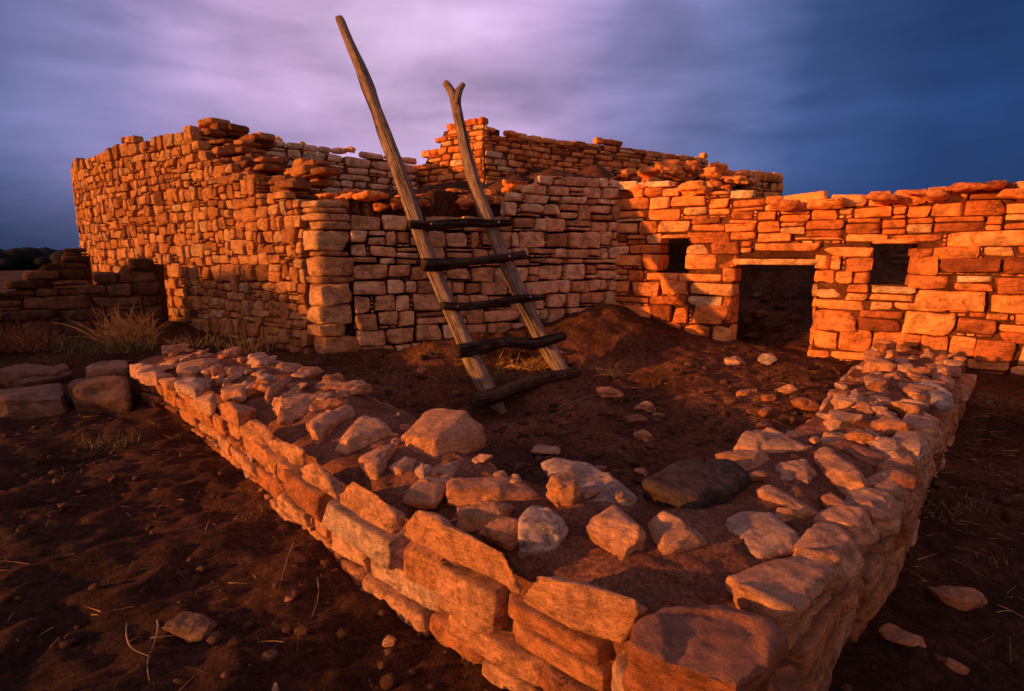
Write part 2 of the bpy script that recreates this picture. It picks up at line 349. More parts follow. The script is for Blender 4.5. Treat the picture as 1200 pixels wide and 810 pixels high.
def masonry(path, zb, zt, ch, ln, openings=(), T=T_MD, depth=0.16, prot=(0.012, 0.05), gap=0.012, rnd=0.03, seed=1, s0=None, s1=None,
            wob=0.25, lump=0.10, warp=0.13, pile=None, top_breaks=None, thick=0.4, split=0.18, tone=None, batter=0.0, chink=True):
    """rough coursed sandstone laid along a path; every stone has its own outline"""
    pl = pile or Pile(); rr = random.Random(seed)
    s0 = 0 if s0 is None else s0; s1 = path.len if s1 is None else s1
    ss = np.linspace(s0, s1, 60); zmin = float(np.min(zb(ss))) - .1; zmax = float(np.max(zt(ss))) + .02
    z = zmin; k = 0; rows = []
    while z < zmax:
        h = rr.uniform(*ch); rows.append((z, z + h)); z += h
    def wobble(s, k): return float(n1(s * 1.1 + k * .35, seed)[0] + .5 * n1(s * 3.1 + k * 5.3, seed + 3)[0]) * wob * ch[0]
    def put(a, b, z0, z1, through=False, sc=1.0):
        for o in openings:
            if min(b, o[1]) - max(a, o[0]) > .02 and z0 < o[3] and z1 > o[2]:
                if (z0 + z1) / 2 <= o[2] + .02: z1 = min(z1, o[2])
                elif (z0 + z1) / 2 >= o[3]: z0 = max(z0, o[3])
        if b - a < .02 or z1 - z0 < .02: return
        sm = (a + b) / 2; zc = (z0 + z1) / 2
        p = path.pos(sm)[0]; t = path.tan(sm)[0]; n = np.array([t[1], -t[0]])
        pr = rr.uniform(*prot) * sc; dp = thick - .03 if through else depth
        off = pr - dp / 2 - batter * (zc - zmin)
        tilt = rr.uniform(-.05, .05)
        ax = np.array([t[0], t[1], rr.uniform(-.04, .04)]) * ((b - a) / 2 - gap / 2)
        az = np.array([n[0] * tilt, n[1] * tilt, 1]) * ((z1 - z0) / 2 - gap / 2)
        ay = np.array([-n[0], -n[1], 0]) * dp / 2
        c = np.array([p[0] + n[0] * off, p[1] + n[1] * off, zc])
        pl.stone(c, ax, ay, az, T, min(rnd, .42 * (z1 - z0)), lump, warp, None if tone is None else min(1, max(0, rr.gauss(*tone))))
    for k, (z0, z1) in enumerate(rows):
        zc = (z0 + z1) / 2
        segs = [(s0, s1)]
        for o in openings:
            if o[2] + .02 < zc < o[3] + .0:
                ns = []
                for a, b in segs:
                    if o[0] > a and o[1] < b: ns += [(a, o[0]), (o[1], b)]
                    else: ns.append((a, b))
                segs = ns
        for a, b in segs:
            s = a
            while s < b - .03:
                w = rr.uniform(*ln) * (1.5 if rr.random() < .12 else 1) * (.62 if rr.random() < .2 else 1)
                if b - (s + w) < ln[0] * .6: w = b - s
                e = s + w; sm = s + w / 2
                top = float(np.atleast_1d(zt(sm))[0]); bot = float(np.atleast_1d(zb(sm))[0])
                if zc < top - .1 * (z1 - z0) and zc > bot - (z1 - z0):
                    za, zb_ = z0 + wobble(sm, k), z1 + wobble(sm, k + 1)
                    thr = any(abs(s - o[1]) < .01 or abs(e - o[0]) < .01 for o in openings)
                    if zb_ - za > 1.25 * ch[0] and rr.random() < split and not thr:
                        f = rr.uniform(.3, .7); zm = za + (zb_ - za) * f; put(s, e, za, zm); put(s, e, zm, zb_)
                    elif chink and w > 1.5 * ch[0] and rr.random() < .2 and not thr:
                        g = rr.uniform(.03, .05); put(s, e - g, za, zb_)
                        zz = za
                        while zz < zb_ - .02:
                            hh = rr.uniform(.03, .07); put(e - g, e, zz, min(zb_, zz + hh), sc=.6); zz += hh
                    elif chink and rr.random() < .22 and not thr:
                        g = rr.uniform(.022, .045); put(s, e, za + g, zb_)
                        x = s
                        while x < e - .03:
                            ww = rr.uniform(.06, .17); put(x, min(e, x + ww), za, za + g, sc=.7); x += ww
                    else: put(s, e, za, zb_, thr)
                s = e
    return pl

# loose rocks -------------------------------------------------------------
def rock_mesh(name, pts, vox=None, amp=0.012, seed=0, tone=None, stain=None, lay=0.9, cuts=7):
    """angular stone: convex body of its corner points, re-meshed evenly and weathered"""
    bm = bmesh.new()
    for p in pts: bm.verts.new(p)
    r = bmesh.ops.convex_hull(bm, input=bm.verts)
    bmesh.ops.delete(bm, geom=list({g for g in r['geom_interior'] + r['geom_unused'] if isinstance(g, bmesh.types.BMVert)}), context='VERTS')
    bmesh.ops.recalc_face_normals(bm, faces=bm.faces)
    rq = np.random.default_rng(seed + 1000); Pv = np.array([v.co[:] for v in bm.verts]); cen = Pv.mean(0)
    for _ in range(cuts):
        fn = rq.normal(size=3) * np.array([1, 1, .7]); fn[2] = abs(fn[2]); fn /= np.linalg.norm(fn); Pv = np.array([v.co[:] for v in bm.verts]); mx = ((Pv - cen) @ fn).max()
        bmesh.ops.bisect_plane(bm, geom=bm.verts[:] + bm.edges[:] + bm.faces[:], plane_co=Vector(cen + fn * mx * rq.uniform(.78, .96)), plane_no=Vector(fn), clear_outer=True)
        bmesh.ops.holes_fill(bm, edges=[e for e in bm.edges if e.is_boundary], sides=0)
    bmesh.ops.recalc_face_normals(bm, faces=bm.faces)
    me = bpy.data.meshes.new('tmp'); bm.to_mesh(me); bm.free()
    P = np.array([p for p in pts]); ext = P.max(0) - P.min(0); size = float(np.sort(ext)[1])
    vox = vox or max(.0045, min(.05, float(ext.max()) / 40))
    o = bpy.data.objects.new('tmp', me); C.objects.link(o)
    m = o.modifiers.new('r', 'REMESH'); m.mode = 'VOXEL'; m.voxel_size = vox
    m2 = o.modifiers.new('s', 'SMOOTH'); m2.factor = .5; m2.iterations = 1
    dg = bpy.context.evaluated_depsgraph_get(); dg.update()
    me2 = bpy.data.meshes.new_from_object(o.evaluated_get(dg)); me2.name = name
    bpy.data.objects.remove(o); bpy.data.meshes.remove(me)
    n = len(me2.vertices); V = np.empty(n * 3, np.float32); me2.vertices.foreach_get('co', V); V = V.reshape(-1, 3).astype(float)
    NN = np.empty(n * 3, np.float32); me2.vertices.foreach_get('normal', NN); NN = NN.reshape(-1, 3)
    k = 1.0 / max(size, .03)
    amp = amp / .014 * min(.02, .045 * size)
    d = (.35 - np.abs(fbm(V * k * 2.0 + seed * 7.7, 5, seed, .6))) * amp * .6
    d += lay * amp * vnoise(V * np.array([k * 1.2, k * 1.2, k * 11]) + seed * 3.1, seed + 50)
    # chipped ledges
    st = vnoise(V * k * 1.7 + seed * 11.3, seed + 9); d -= np.where(st > .3, amp * .9, 0) * np.clip((st - .3) * 14, 0, 1)
    V = V + NN * d[:, None]
    me2.vertices.foreach_set('co', V.astype(np.float32).ravel())
    me2.polygons.foreach_set('use_smooth', np.ones(len(me2.polygons), bool))
    a = me2.attributes.new('tint', 'FLOAT_COLOR', 'POINT'); t = np.ones((n, 4), np.float32)
    t[:, 0] = R.beta(2.2, 2.2) if tone is None else tone; t[:, 1] = R.uniform() if stain is None else stain; t[:, 2] = R.uniform()
    a.data.foreach_set('color', t.ravel()); me2.update(); return me2
def lump_points(c, dims, rot=0.0, seed=0, n=16, tilt=0.0):
    rr = np.random.default_rng(seed); A = rr.normal(size=(n, 3)); A /= np.linalg.norm(A, axis=1, keepdims=True)
    A /= np.abs(A).max(1, keepdims=True) ** .75; A *= np.array(dims) / 2
    a = np.array([[math.cos(rot), -math.sin(rot), 0], [math.sin(rot), math.cos(rot), 0], [0, 0, 1]])
    b = np.array([[1, 0, 0], [0, math.cos(tilt), -math.sin(tilt)], [0, math.sin(tilt), math.cos(tilt)]])
    return A @ b.T @ a.T + np.array(c)
def flat_points(poly, z, thick):
    P = [up(px, py, z + (.012 if i % 2 else -.004)) for i, (px, py) in enumerate(poly)]
    return np.array(P + [p * np.array([1, 1, 0]) + np.array([0, .015, z - thick]) for p in P])
def _in(poly, x, y):
    r = False
    for (x1, y1), (x2, y2) in zip(poly, poly[1:] + poly[:1]):
        if (y1 > y) != (y2 > y) and x < (x2 - x1) * (y - y1) / (y2 - y1) + x1: r = not r
    return r
def outline_points(poly, z0, h, back=0.03, embed=0.04):
    """corner points of a stone from the outline surveyed on the wall top: feet at z0, crown at z0+h"""
    poly = list(poly); ys = [p[1] for p in poly]; y0, y1 = min(ys), max(ys); pts = []; e = (y1 - y0) * .12
    for (px, py) in poly:
        lo, hi = _in(poly, px, py + e), _in(poly, px, py - e)
        if not lo and (hi or py > y0 + .6 * (y1 - y0)):            # a foot on the near side
            a = up(px, py, z0); pts.append(a); d = a[:2] / np.linalg.norm(a[:2])
            b = a.copy(); b[:2] += d * back; b[2] += h * random.uniform(.55, .9)
            q = proj(b)
            if _in(poly, q[0], q[1]): pts.append(b)
            g = a.copy(); g[:2] += d * .02; g[2] -= embed; pts.append(g)
        else:
            k = h if lo else h * .5
            a = up(px, py, z0 + k); pts.append(a); d = a[:2] / np.linalg.norm(a[:2])
            g = a.copy(); g[:2] += d * min(.08, k * a[1]); g[2] = z0 - .01; pts.append(g)
    return np.array(pts)

# ================================================================== SUN
SUN_AZ, SUN_EL = rad(-159.5), rad(7.0)
SX, SY = math.cos(SUN_AZ), math.sin(SUN_AZ)

# ================================================================== LAYOUT (plan, metres)
cornerA = at(380, 412, 6.3)[:2]            # building corner
cornerB = at(720, 352, 8.0)[:2]            # inner corner of the court
endR = at(1200, 435, 5.7)[:2]
P_MID = Path([cornerA, (cornerA + cornerB) / 2 + np.array([.03, -.06]), cornerB])
dR = (endR - cornerB) / np.linalg.norm(endR - cornerB)
P_RIGHT = Path([cornerB, endR + dR * 1.6])
P_CURVE = Path([(-9.3, 15.2), (-9.7, 14.0), (-9.65, 12.9), (-9.12, 11.9), (-8.27, 10.98), (-7.3, 10.15), (-5.85, 9.07), (-4.63, 8.2), (-3.5, 7.35), cornerA], smooth=2)
P_A = Path([(-4.6, 8.45), (-3.1, 9.6), (-1.75, 10.7)])
cornerT = at(567, 150, 10.0)[:2]
P_TL = Path([(-2.3, 11.3), cornerT])
P_TR = Path([cornerT, at(660, 160, 11.2)[:2], at(790, 178, 12.7)[:2], at(830, 178, 13.4)[:2]], smooth=1)
P_D1 = Path([at(-60, 340, 7.0)[:2], at(60, 340, 7.45)[:2], at(187, 330, 7.95)[:2]])
P_D2 = Path([at(-60, 330, 8.1)[:2], at(103, 300, 9.0)[:2]])
P_E = Path([at(868, 205, 9.3)[:2], at(918, 208, 9.9)[:2]])

LW = 0.60                                   # top of the low wall
OUT_L = [(147, 430), (200, 447), (262, 480), (315, 520), (350, 548), (400, 583), (470, 618), (540, 655), (620, 696), (738, 758), (868, 815)]
OUT_R = [(868, 815), (922, 752), (983, 663), (1010, 622), (1049, 582), (1074, 552), (1086, 512), (1104, 478), (1124, 447), (1146, 418)]
INN = [(262, 408), (330, 412), (385, 432), (440, 452), (500, 478), (560, 512), (600, 542), (660, 552), (740, 562), (800, 548), (850, 524), (905, 498), (955, 474), (975, 445), (1000, 418), (1030, 402)]
pl_l = [up(x, y, LW - .10)[:2] for x, y in OUT_L]; pl_r = [pl_l[-1]] + [up(x, y, LW)[:2] for x, y in OUT_R[1:]]; pl_i = [up(x, y, LW)[:2] for x, y in INN]
P_LL = Path(pl_l, smooth=1); P_LR = Path(pl_r, smooth=1); P_LI = Path(pl_i[::-1], smooth=1)

# ================================================================== GROUND
ctrl = []
def g(px, py, Y): p = at(px, py, Y); ctrl.append((p[0], p[1], p[2]))
def gz(px, py, z): p = up(px, py, z); ctrl.append((p[0], p[1], z))
for a in [(588, 486, .08), (570, 470, .12), (760, 480, .22), (760, 520, .22), (640, 500, .16), (880, 470, .28), (700, 540, .22), (940, 455, .32), (690, 450, .22), (450, 440, .25)]: gz(*a)
for a in [(660, 436, 6.15), (380, 415, 6.25), (440, 408, 6.45), (500, 400, 6.65), (560, 392, 6.9), (620, 384, 7.2), (680, 366, 7.5), (720, 354, 7.8), (760, 372, 7.6), (800, 392, 7.3), (850, 406, 7.05), (895, 412, 6.9), (940, 419, 6.6), (1000, 425, 6.3), (1060, 430, 5.95), (1200, 440, 5.55)]: g(*a)
for a in [(250, 540, .12), (340, 622, .15), (430, 702, .12), (480, 790, .08), (160, 475, .22), (215, 740, .1), (100, 640, .12), (20, 560, .15), (985, 795, .12), (1024, 713, .13), (1058, 603, .13), (1150, 700, .06), (1190, 560, .1), (1100, 520, .1), (1160, 465, .25)]: gz(*a)
for a in [(90, 440, 5.9), (0, 470, 5.2), (100, 400, 7.0), (190, 376, 8.6), (240, 390, 7.9), (300, 400, 7.1), (0, 395, 7.2), (150, 380, 7.7)]: g(*a)
ctrl += [(-6, 2, .2), (-3, .5, .05), (0, -1, 0), (3, 0, -.05), (6, 2, 0.05), (8, 4, .2), (-8, 5, .45), (-11, 8, .5), (-14, 12, .5), (0, -8, 0), (-9, -4, .2), (8, -6, 0), (12, 8, .3), (-18, 20, .4), (15, 15, .4), (0, 25, .5)]
ctrl = np.array(ctrl)
# made ground behind the walls
ctrl2 = []
def f2(x, y, z): ctrl2.append((x, y, z))
for px, py, Y in [(400, 232, 7.4), (450, 240, 7.6), (520, 232, 8.4), (600, 214, 9.0), (660, 204, 9.0), (480, 226, 10.0), (560, 214, 9.8), (700, 196, 9.5), (640, 196, 11), (790, 196, 11)]: p = at(px, py, Y); f2(*p)
doorL, doorR = s_of(P_RIGHT, 857, 405)[0], s_of(P_RIGHT, 944, 415)[0]
def rw(s, b): p = P_RIGHT.pos(s)[0] - P_RIGHT.nor(s)[0] * b; return p
for s, b, z in [(.2, .7, 2.5), (.5, .5, 1.1), (.9, .5, .9), (1.3, .5, .8), (.9, 1.0, 1.2), (.8, 1.9, 2.9), (1.6, 2.6, 2.75), (2.6, 3.0, 2.2), (2.6, .5, .6), (3.3, .7, .7), (4.2, .7, .7), (5.5, .7, .7), (3.5, 2, .8), (5, 2, .8), (4.4, 2.8, .9), (7, 3, .9)]:
    p = rw(s, b); f2(p[0], p[1], z)
f2(-4.2, 8.6, 2.6); f2(-3, 8.0, 2.4); f2(-8, 12, 2.2); f2(-6, 10, 2.3); f2(-6, 14, 2.0); f2(0, 15, 2.2); f2(5, 14, 2.0); f2(8, 12, 1.6); f2(-2, 13, 2.3)
ctrl2 = np.array(ctrl2)
def idw(XY, c, pw=3.0, eps=.25):
    out = np.zeros(len(XY)); W = np.zeros(len(XY))
    for x, y, z in c:
        w = 1.0 / (((XY[:, 0] - x) ** 2 + (XY[:, 1] - y) ** 2 + eps * eps) ** (pw / 2)); out += w * z; W += w
    return out / W
def inside(XY, poly):
    r = np.zeros(len(XY), bool); x, y = XY[:, 0], XY[:, 1]; n = len(poly)
    for i in range(n):
        (x1, y1), (x2, y2) = poly[i], poly[(i + 1) % n]
        if y1 == y2: continue
        c = ((y1 > y) != (y2 > y)) & (x < (x2 - x1) * (y - y1) / (y2 - y1) + x1); r ^= c
    return r
bk = lambda path, s, d: path.pos(s)[0] - path.nor(s)[0] * d
BEHIND = [bk(P_CURVE, s, .3) for s in np.linspace(0, P_CURVE.len - .3, 30)] + [bk(P_MID, s, .25) for s in (.35, 1.5, 2.5, P_MID.len)] + \
         [bk(P_RIGHT, s, .25) for s in (.3, 2, 4, P_RIGHT.len)] + [(10, 9), (8, 17), (-4, 19), (-9, 17)]
def ground_z(XY):
    XY = np.asarray(XY, float); z = idw(XY, ctrl)
    P3 = np.c_[XY, np.zeros(len(XY))]
    dist = np.hypot(XY[:, 0], XY[:, 1] - 4)
    z = z + fbm(P3 * 1.6, 3, 3) * .035 + fbm(P3 * 6, 4, 21, .65) * .022 * np.clip(1.4 - dist / 14, .2, 1) + np.clip(fbm(P3 * 13, 2, 33), -.1, 1) * .018 * np.clip(1.3 - dist / 9, 0, 1)
    # soil heaped in the corner of the court
    b = inside(XY, BEHIND)
    if b.any():
        q = XY[b]; zz = idw(q, ctrl2) + fbm(P3[b] * 2.2, 4, 41) * .10
        # passage behind the doorway: a slope of fallen earth
        o = P_RIGHT.pos(0)[0]; tt = P_RIGHT.tan(1)[0]; nn = P_RIGHT.nor(1)[0]
        s = (q - o) @ tt; bb = -((q - o) @ nn)
        e = np.clip(np.minimum(s - (doorL - .35), doorR + .45 - s) / .18, 0, 1) * np.clip((3.6 - bb) / .4, 0, 1)
        fl = .40 + np.clip(bb - .7, 0, 5) * .42 + fbm(P3[b] * 4, 3, 61) * .06
        zz = zz * (1 - e) + fl * e
        z[b] = zz
    # mound added out of view in the west, shaped to cast the court's evening shadow
    pr = XY[:, 0] * SY - XY[:, 1] * SX
    al = XY[:, 0] * SX + XY[:, 1] * SY
    hump = np.exp(-((pr - 8.0 + .25 * n1(pr * 1.3, 5)) / 2.75) ** 2) * (1 + .10 * n1(pr * 1.7, 9))
    z = z + 2.6 * hump * np.exp(-((al - 13.0) / 2.0) ** 2)
    # distance: nearly flat land
    far = np.clip((dist - 20) / 60, 0, 1); z = z * (1 - far) + far * (-.6 + fbm(P3 * .02, 3, 77) * .8)
    return z
def axis(lo, hi, step, far, grow=1.13):
    a = list(np.arange(lo, hi, step)); s = step; x = a[-1]
    while x < far: s *= grow; x += s; a.append(x)
    s = step; x = a[0]; b = []
    while x > -far: s *= grow; x -= s; b.append(x)
    return np.array(b[::-1] + a)
gx = axis(-6.5, 6.2, .035, 900); gy = axis(.6, 9.3, .035, 900)
XX, YY = np.meshgrid(gx, gy); XY = np.c_[XX.ravel(), YY.ravel()]
ZZ = ground_z(XY); nx, ny = len(gx), len(gy)
I = (np.arange(ny - 1)[:, None] * nx + np.arange(nx - 1)[None, :]).ravel()
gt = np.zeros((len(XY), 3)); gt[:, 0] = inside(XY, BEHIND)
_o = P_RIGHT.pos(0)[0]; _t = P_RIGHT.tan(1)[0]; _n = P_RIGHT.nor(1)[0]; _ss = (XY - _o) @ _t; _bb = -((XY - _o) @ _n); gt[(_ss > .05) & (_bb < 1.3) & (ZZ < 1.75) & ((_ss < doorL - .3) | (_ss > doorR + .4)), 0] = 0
gt[:, 1] = np.clip(1.3 * np.exp(-((XY[:, 0] - .8) / 2.6) ** 2 - ((XY[:, 1] - 5.2) / 2.1) ** 2), 0, 1) * (1 - gt[:, 0])  # vignette put into the soil colour: court lightened, ground around it left darker
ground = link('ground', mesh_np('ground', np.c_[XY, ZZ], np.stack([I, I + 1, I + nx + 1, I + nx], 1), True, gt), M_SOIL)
tag(ground, kind='structure')
def gzat(x, y): return float(ground_z(np.array([[x, y]]))[0])
def gpt(px, py):                            # where a sight line meets the ground
    d = ray(px, py); Y = np.linspace(1.0, 14, 1400); P = np.array([0, 0, H]) + d * (Y / d[1])[:, None]
    dz = P[:, 2] - ground_z(P[:, :2]); i = np.argmax(dz < 0); return P[i] if dz[i] < 0 else P[-1]

# ================================================================== HIGH WALLS
def wall(name, path, label, zb, zt, thick, front=0.0, openings=(), mm=M_STONE, cm=M_MORTAR, drop=.1, **kw):
    p = path.pos(path.len / 2)[0]
    root = empty(name, (float(p[0]), float(p[1]), float(np.atleast_1d(zb(path.len / 2))[0])), label, 'wall')
    big = [(o[0] - .05, o[1] + .05, o[2] - .02, o[3] + .04) for o in openings]
    core('mud_core', path, zb, zt, thick, cm, root, big, front=front, top_drop=drop)
    pl = masonry(path, zb, zt, openings=openings, thick=thick, **kw)
    return root, pl

# front wall of the building
zb_mid = profile(P_MID, [(380, 416), (500, 404), (600, 390), (680, 370), (720, 356)])
zt_mid = profile(P_MID, [(380, 238), (430, 246), (470, 250), (540, 250), (590, 244), (608, 216), (640, 208), (720, 206)])
rm, plm = wall('house_wall', P_MID, 'shaded straight sandstone wall the pole ladder leans against', zb_mid, zt_mid, .5, cm=M_SOIL, ch=(.085, .21), ln=(.15, .42), seed=5, s0=.35, rnd=.016, lump=.07, s1=P_MID.len + .05, prot=(.01, .06), T=T_MD, wob=.5, split=.2, gap=.024, front=-.08, warp=.16)
# dressed corner blocks, seen from both faces
ta = P_MID.tan(.3)[0]; tb = -P_CURVE.tan(P_CURVE.len - .3)[0]; z = zb_mid(0) - .12; plq = Pile()
while z < zt_mid(0) - .02:
    h = random.choice([.22, .09, .17, .07, .24, .11, .14, .06]); h = min(h, zt_mid(0) + .03 - z)
    if h < .05: break
    l1 = random.uniform(.30, .47); l2 = random.uniform(.18, .34)
    a = np.array([ta[0], ta[1], 0]); b = np.array([tb[0], tb[1], 0]); o = np.array([cornerA[0], cornerA[1], z + h / 2]) - a * random.uniform(.02, .06) - b * random.uniform(.02, .06)
    plq.stone(o + a * l1 / 2 + b * l2 / 2, a * (l1 / 2 - .004), b * l2 / 2, np.array([0, 0, h / 2 - .006]), T_MD, .025, .12, .10, random.uniform(.2, .9))
    z += h
plm.build('masonry', M_TAN, rm); plq.build('corner_blocks', M_CORNER, rm)

# curved wall
zb_cur = profile(P_CURVE, [(380, 416), (300, 400), (240, 388), (190, 374), (120, 350), (80, 330)])
zt_cur_ = profile(P_CURVE, [(86, 197), (97, 190), (114, 184), (122, 176), (146, 163), (166, 158), (190, 155), (222, 156), (232, 168), (240, 182), (266, 191), (284, 205), (308, 218), (340, 227), (362, 236)])
zt_cur = lambda t: np.minimum(zt_cur_(t), 3.72)
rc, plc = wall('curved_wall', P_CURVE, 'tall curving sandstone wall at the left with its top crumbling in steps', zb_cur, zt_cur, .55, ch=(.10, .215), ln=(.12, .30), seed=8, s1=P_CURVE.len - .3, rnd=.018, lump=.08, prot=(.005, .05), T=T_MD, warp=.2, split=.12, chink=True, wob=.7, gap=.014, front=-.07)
# broken heart of the wall: thin slabs stepping up behind the face
rr = random.Random(4)
for i in range(90):
    s = rr.uniform(s_of(P_CURVE, 226, 190)[0], P_CURVE.len - .7); b = rr.uniform(.15, .7)
    p = P_CURVE.pos(s)[0] - P_CURVE.nor(s)[0] * b; zf = float(np.atleast_1d(zt_cur(s))[0])
    frac = (s - s_of(P_CURVE, 226, 190)[0]) / 2.5
    zmax = zf + b * .75 * max(0, 1 - frac * .3); zz = rr.uniform(zf - .15, max(zf - .1, zmax)); t = P_CURVE.tan(s)[0]
    w, hh, dd = rr.uniform(.2, .5), rr.uniform(.05, .1), rr.uniform(.15, .3)
    plc.stone(np.array([p[0], p[1], zz]), np.array([t[0], t[1], rr.uniform(-.05, .05)]) * w / 2, np.array([-t[1], t[0], 0]) * dd / 2, np.array([0, 0, hh / 2]), T_LO, .02, .1, .15, rr.uniform(.05, .5))
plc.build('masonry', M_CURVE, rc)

# doorway wall
sd0, zd0 = s_of(P_RIGHT, 857, 405); sd1, _ = s_of(P_RIGHT, 945, 416)
zd1 = s_of(P_RIGHT, 900, 306)[1]
w1a, w1z1 = s_of(P_RIGHT, 775, 278); w1b, w1z0 = s_of(P_RIGHT, 802, 320)
w2a, w2z1 = s_of(P_RIGHT, 1026, 284); w2b, w2z0 = s_of(P_RIGHT, 1064, 333)
OPEN = [(sd0, sd1, .2, zd1), (w1a, w1b, w1z0, w1z1), (w2a, w2b, w2z0, w2z1)]
zb_r = profile(P_RIGHT, [(720, 356), (760, 374), (850, 408), (940, 420), (1060, 432), (1200, 445)])
zt_r = profile(P_RIGHT, [(722, 212), (760, 214), (800, 212), (850, 220), (880, 221), (920, 222), (960, 221), (1010, 220), (1060, 219), (1110, 222), (1140, 214), (1200, 218)])
rrw, plr = wall('doorway_wall', P_RIGHT, 'sunlit sandstone wall with a low doorway and two small square windows', zb_r, zt_r, .5, openings=OPEN, ch=(.11, .25), ln=(.2, .56), seed=23, rnd=.016, lump=.07, prot=(.006, .045), T=T_MD, s0=-.04, split=.4, wob=.5, tone=(.5, .27), gap=.016, front=-.025, warp=.15)
# stones bedded across the heads and over the wall top
plr.build('masonry', M_STONE, rrw)
def box_rock(name, path, s0, s1, z0, z1, b0, b1, m, parent, T=T_MD, tone=.6, label=None, rnd=.012):
    s = (s0 + s1) / 2; p = path.pos(s)[0] - path.nor(s)[0] * (b0 + b1) / 2; t = path.tan(s)[0]
    pl = Pile(); pl.stone(np.array([p[0], p[1], (z0 + z1) / 2]), np.array([t[0], t[1], 0]) * (s1 - s0) / 2, np.array([-t[1], t[0], 0]) * (b1 - b0) / 2, np.array([0, 0, (z1 - z0) / 2]), T, rnd, .12, .05, tone)
    return pl.build(name, m, parent)
o = box_rock('door_lintel', P_RIGHT, sd0 - .06, sd1 + .10, zd1 - .045, zd1 + .025, -.06, .42, M_STONE, rrw, tone=.85); o['label'] = 'thin pale slab spanning the doorway head'
o = box_rock('window_lintel', P_RIGHT, w1a - .02, w1b + .12, w1z1 - .015, w1z1 + .03, -.045, .4, M_STONE, rrw, tone=.6)
o = box_rock('window_lintel', P_RIGHT, w2a - .05, w2b + .08, w2z1 - .015, w2z1 + .03, -.045, .4, M_STONE, rrw, tone=.65)

# rear walls
rA, plA = wall('rear_wall', P_A, 'grey shaded rubble wall behind the curved wall, below its loose top stones', lambda t: np.full_like(np.atleast_1d(t), 2.3, dtype=float),
    profile(P_A, [(245, 152), (290, 153), (330, 164), (370, 172), (410, 179), (450, 180), (485, 188), (500, 190)]), .5, ch=(.1, .2), ln=(.2, .5), seed=31, T=T_LO, rnd=.04, tone=(.75, .15))
plA.build('masonry', M_TAN, rA)
rt = empty('tower_wall', (float(cornerT[0]), float(cornerT[1]), 2.4), 'high rear wall of thin stacked slabs with a sunlit end near the forked pole', 'wall')
f24 = lambda t: np.full_like(np.atleast_1d(t), 2.2, dtype=float)
zt_tl = stepped(P_TL, [(478, 192), (497, 178), (514, 172), (516, 148), (545, 144)])
zt_tr = profile(P_TR, [(567, 146), (580, 153), (600, 156), (640, 162), (660, 166), (690, 164), (720, 164), (735, 172), (760, 172), (790, 178), (830, 182)])
core('mud_core', P_TL, f24, zt_tl, .45, M_MORTAR, rt); core('mud_core', P_TR, f24, zt_tr, .45, M_MORTAR, rt)
plt_ = masonry(P_TL, f24, zt_tl, (.07, .14), (.18, .42), seed=41, T=T_LO, rnd=.03, thick=.45, split=.05)
masonry(P_TR, f24, zt_tr, (.07, .13), (.2, .5), seed=43, T=T_LO, rnd=.03, thick=.45, pile=plt_, split=.05)
plt_.build('masonry', M_STONE, rt)
rE, plE = wall('rear_wall', P_E, 'small stub of blocky wall rising behind the top of the doorway wall', lambda t: np.full_like(np.atleast_1d(t), 2.3, dtype=float), profile(P_E, [(868, 202), (890, 203), (918, 207)]), .4, ch=(.12, .2), ln=(.18, .35), seed=47, T=T_LO, rnd=.03)
plE.build('masonry', M_STONE, rE)
# back of the room seen through the doorway
p0, p1 = rw(doorL - .9, 3.3), rw(P_RIGHT.len + .8, 3.1)
P_IN = Path([p0, p1])
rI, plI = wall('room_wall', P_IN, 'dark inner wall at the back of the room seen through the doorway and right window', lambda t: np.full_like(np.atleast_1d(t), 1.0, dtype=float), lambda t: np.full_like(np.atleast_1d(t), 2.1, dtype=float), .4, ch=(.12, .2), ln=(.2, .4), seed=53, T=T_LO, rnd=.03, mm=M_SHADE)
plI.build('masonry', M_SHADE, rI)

# low ruined walls in shade at the left
zb_d = lambda t: np.full_like(np.atleast_1d(t), .3, dtype=float)
zt_d1 = stepped(P_D1, [(-60, 366), (8, 358), (40, 366), (62, 354), (78, 342), (94, 329), (112, 316), (136, 302)])
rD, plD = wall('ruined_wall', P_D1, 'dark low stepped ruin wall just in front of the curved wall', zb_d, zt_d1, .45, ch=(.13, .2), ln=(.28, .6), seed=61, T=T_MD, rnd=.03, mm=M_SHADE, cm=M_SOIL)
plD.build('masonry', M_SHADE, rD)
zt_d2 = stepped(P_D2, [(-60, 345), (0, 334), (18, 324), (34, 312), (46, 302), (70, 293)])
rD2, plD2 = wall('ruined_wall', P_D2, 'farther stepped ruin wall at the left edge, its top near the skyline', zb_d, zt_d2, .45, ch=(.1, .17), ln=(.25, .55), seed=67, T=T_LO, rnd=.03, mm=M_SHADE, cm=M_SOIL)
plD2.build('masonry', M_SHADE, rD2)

# ================================================================== LOW WALL
lwroot = empty('low_wall', (.6, 1.4, 0), 'low broad V-shaped stone wall across the foreground with rubble bedded on top', 'wall')
# bedding on top and mud heart down to the ground
def strip(outer, inner, nrow, n):
    V = []; Q = []
    to = np.linspace(0, 1, n)
    for a, t in enumerate(to):
        o, i = outer(t), inner(t)
        for r in range(nrow):
            f = .10 + .855 * r / (nrow - 1); V.append(np.r_[o * (1 - f) + i * f, f])
    for a in range(n - 1):
        for r in range(nrow - 1):
            k = a * nrow + r; Q.append([k, k + nrow, k + nrow + 1, k + 1])
    return np.array(V), Q
outer_pts = np.array(list(P_LL.pos(np.linspace(0, P_LL.len, 160))) + list(P_LR.pos(np.linspace(0, P_LR.len, 160)))[1:])
dO = np.r_[0, np.cumsum(np.linalg.norm(np.diff(outer_pts, axis=0), axis=1))]
in_pts = P_LI.pos(np.linspace(P_LI.len, 0, 320))
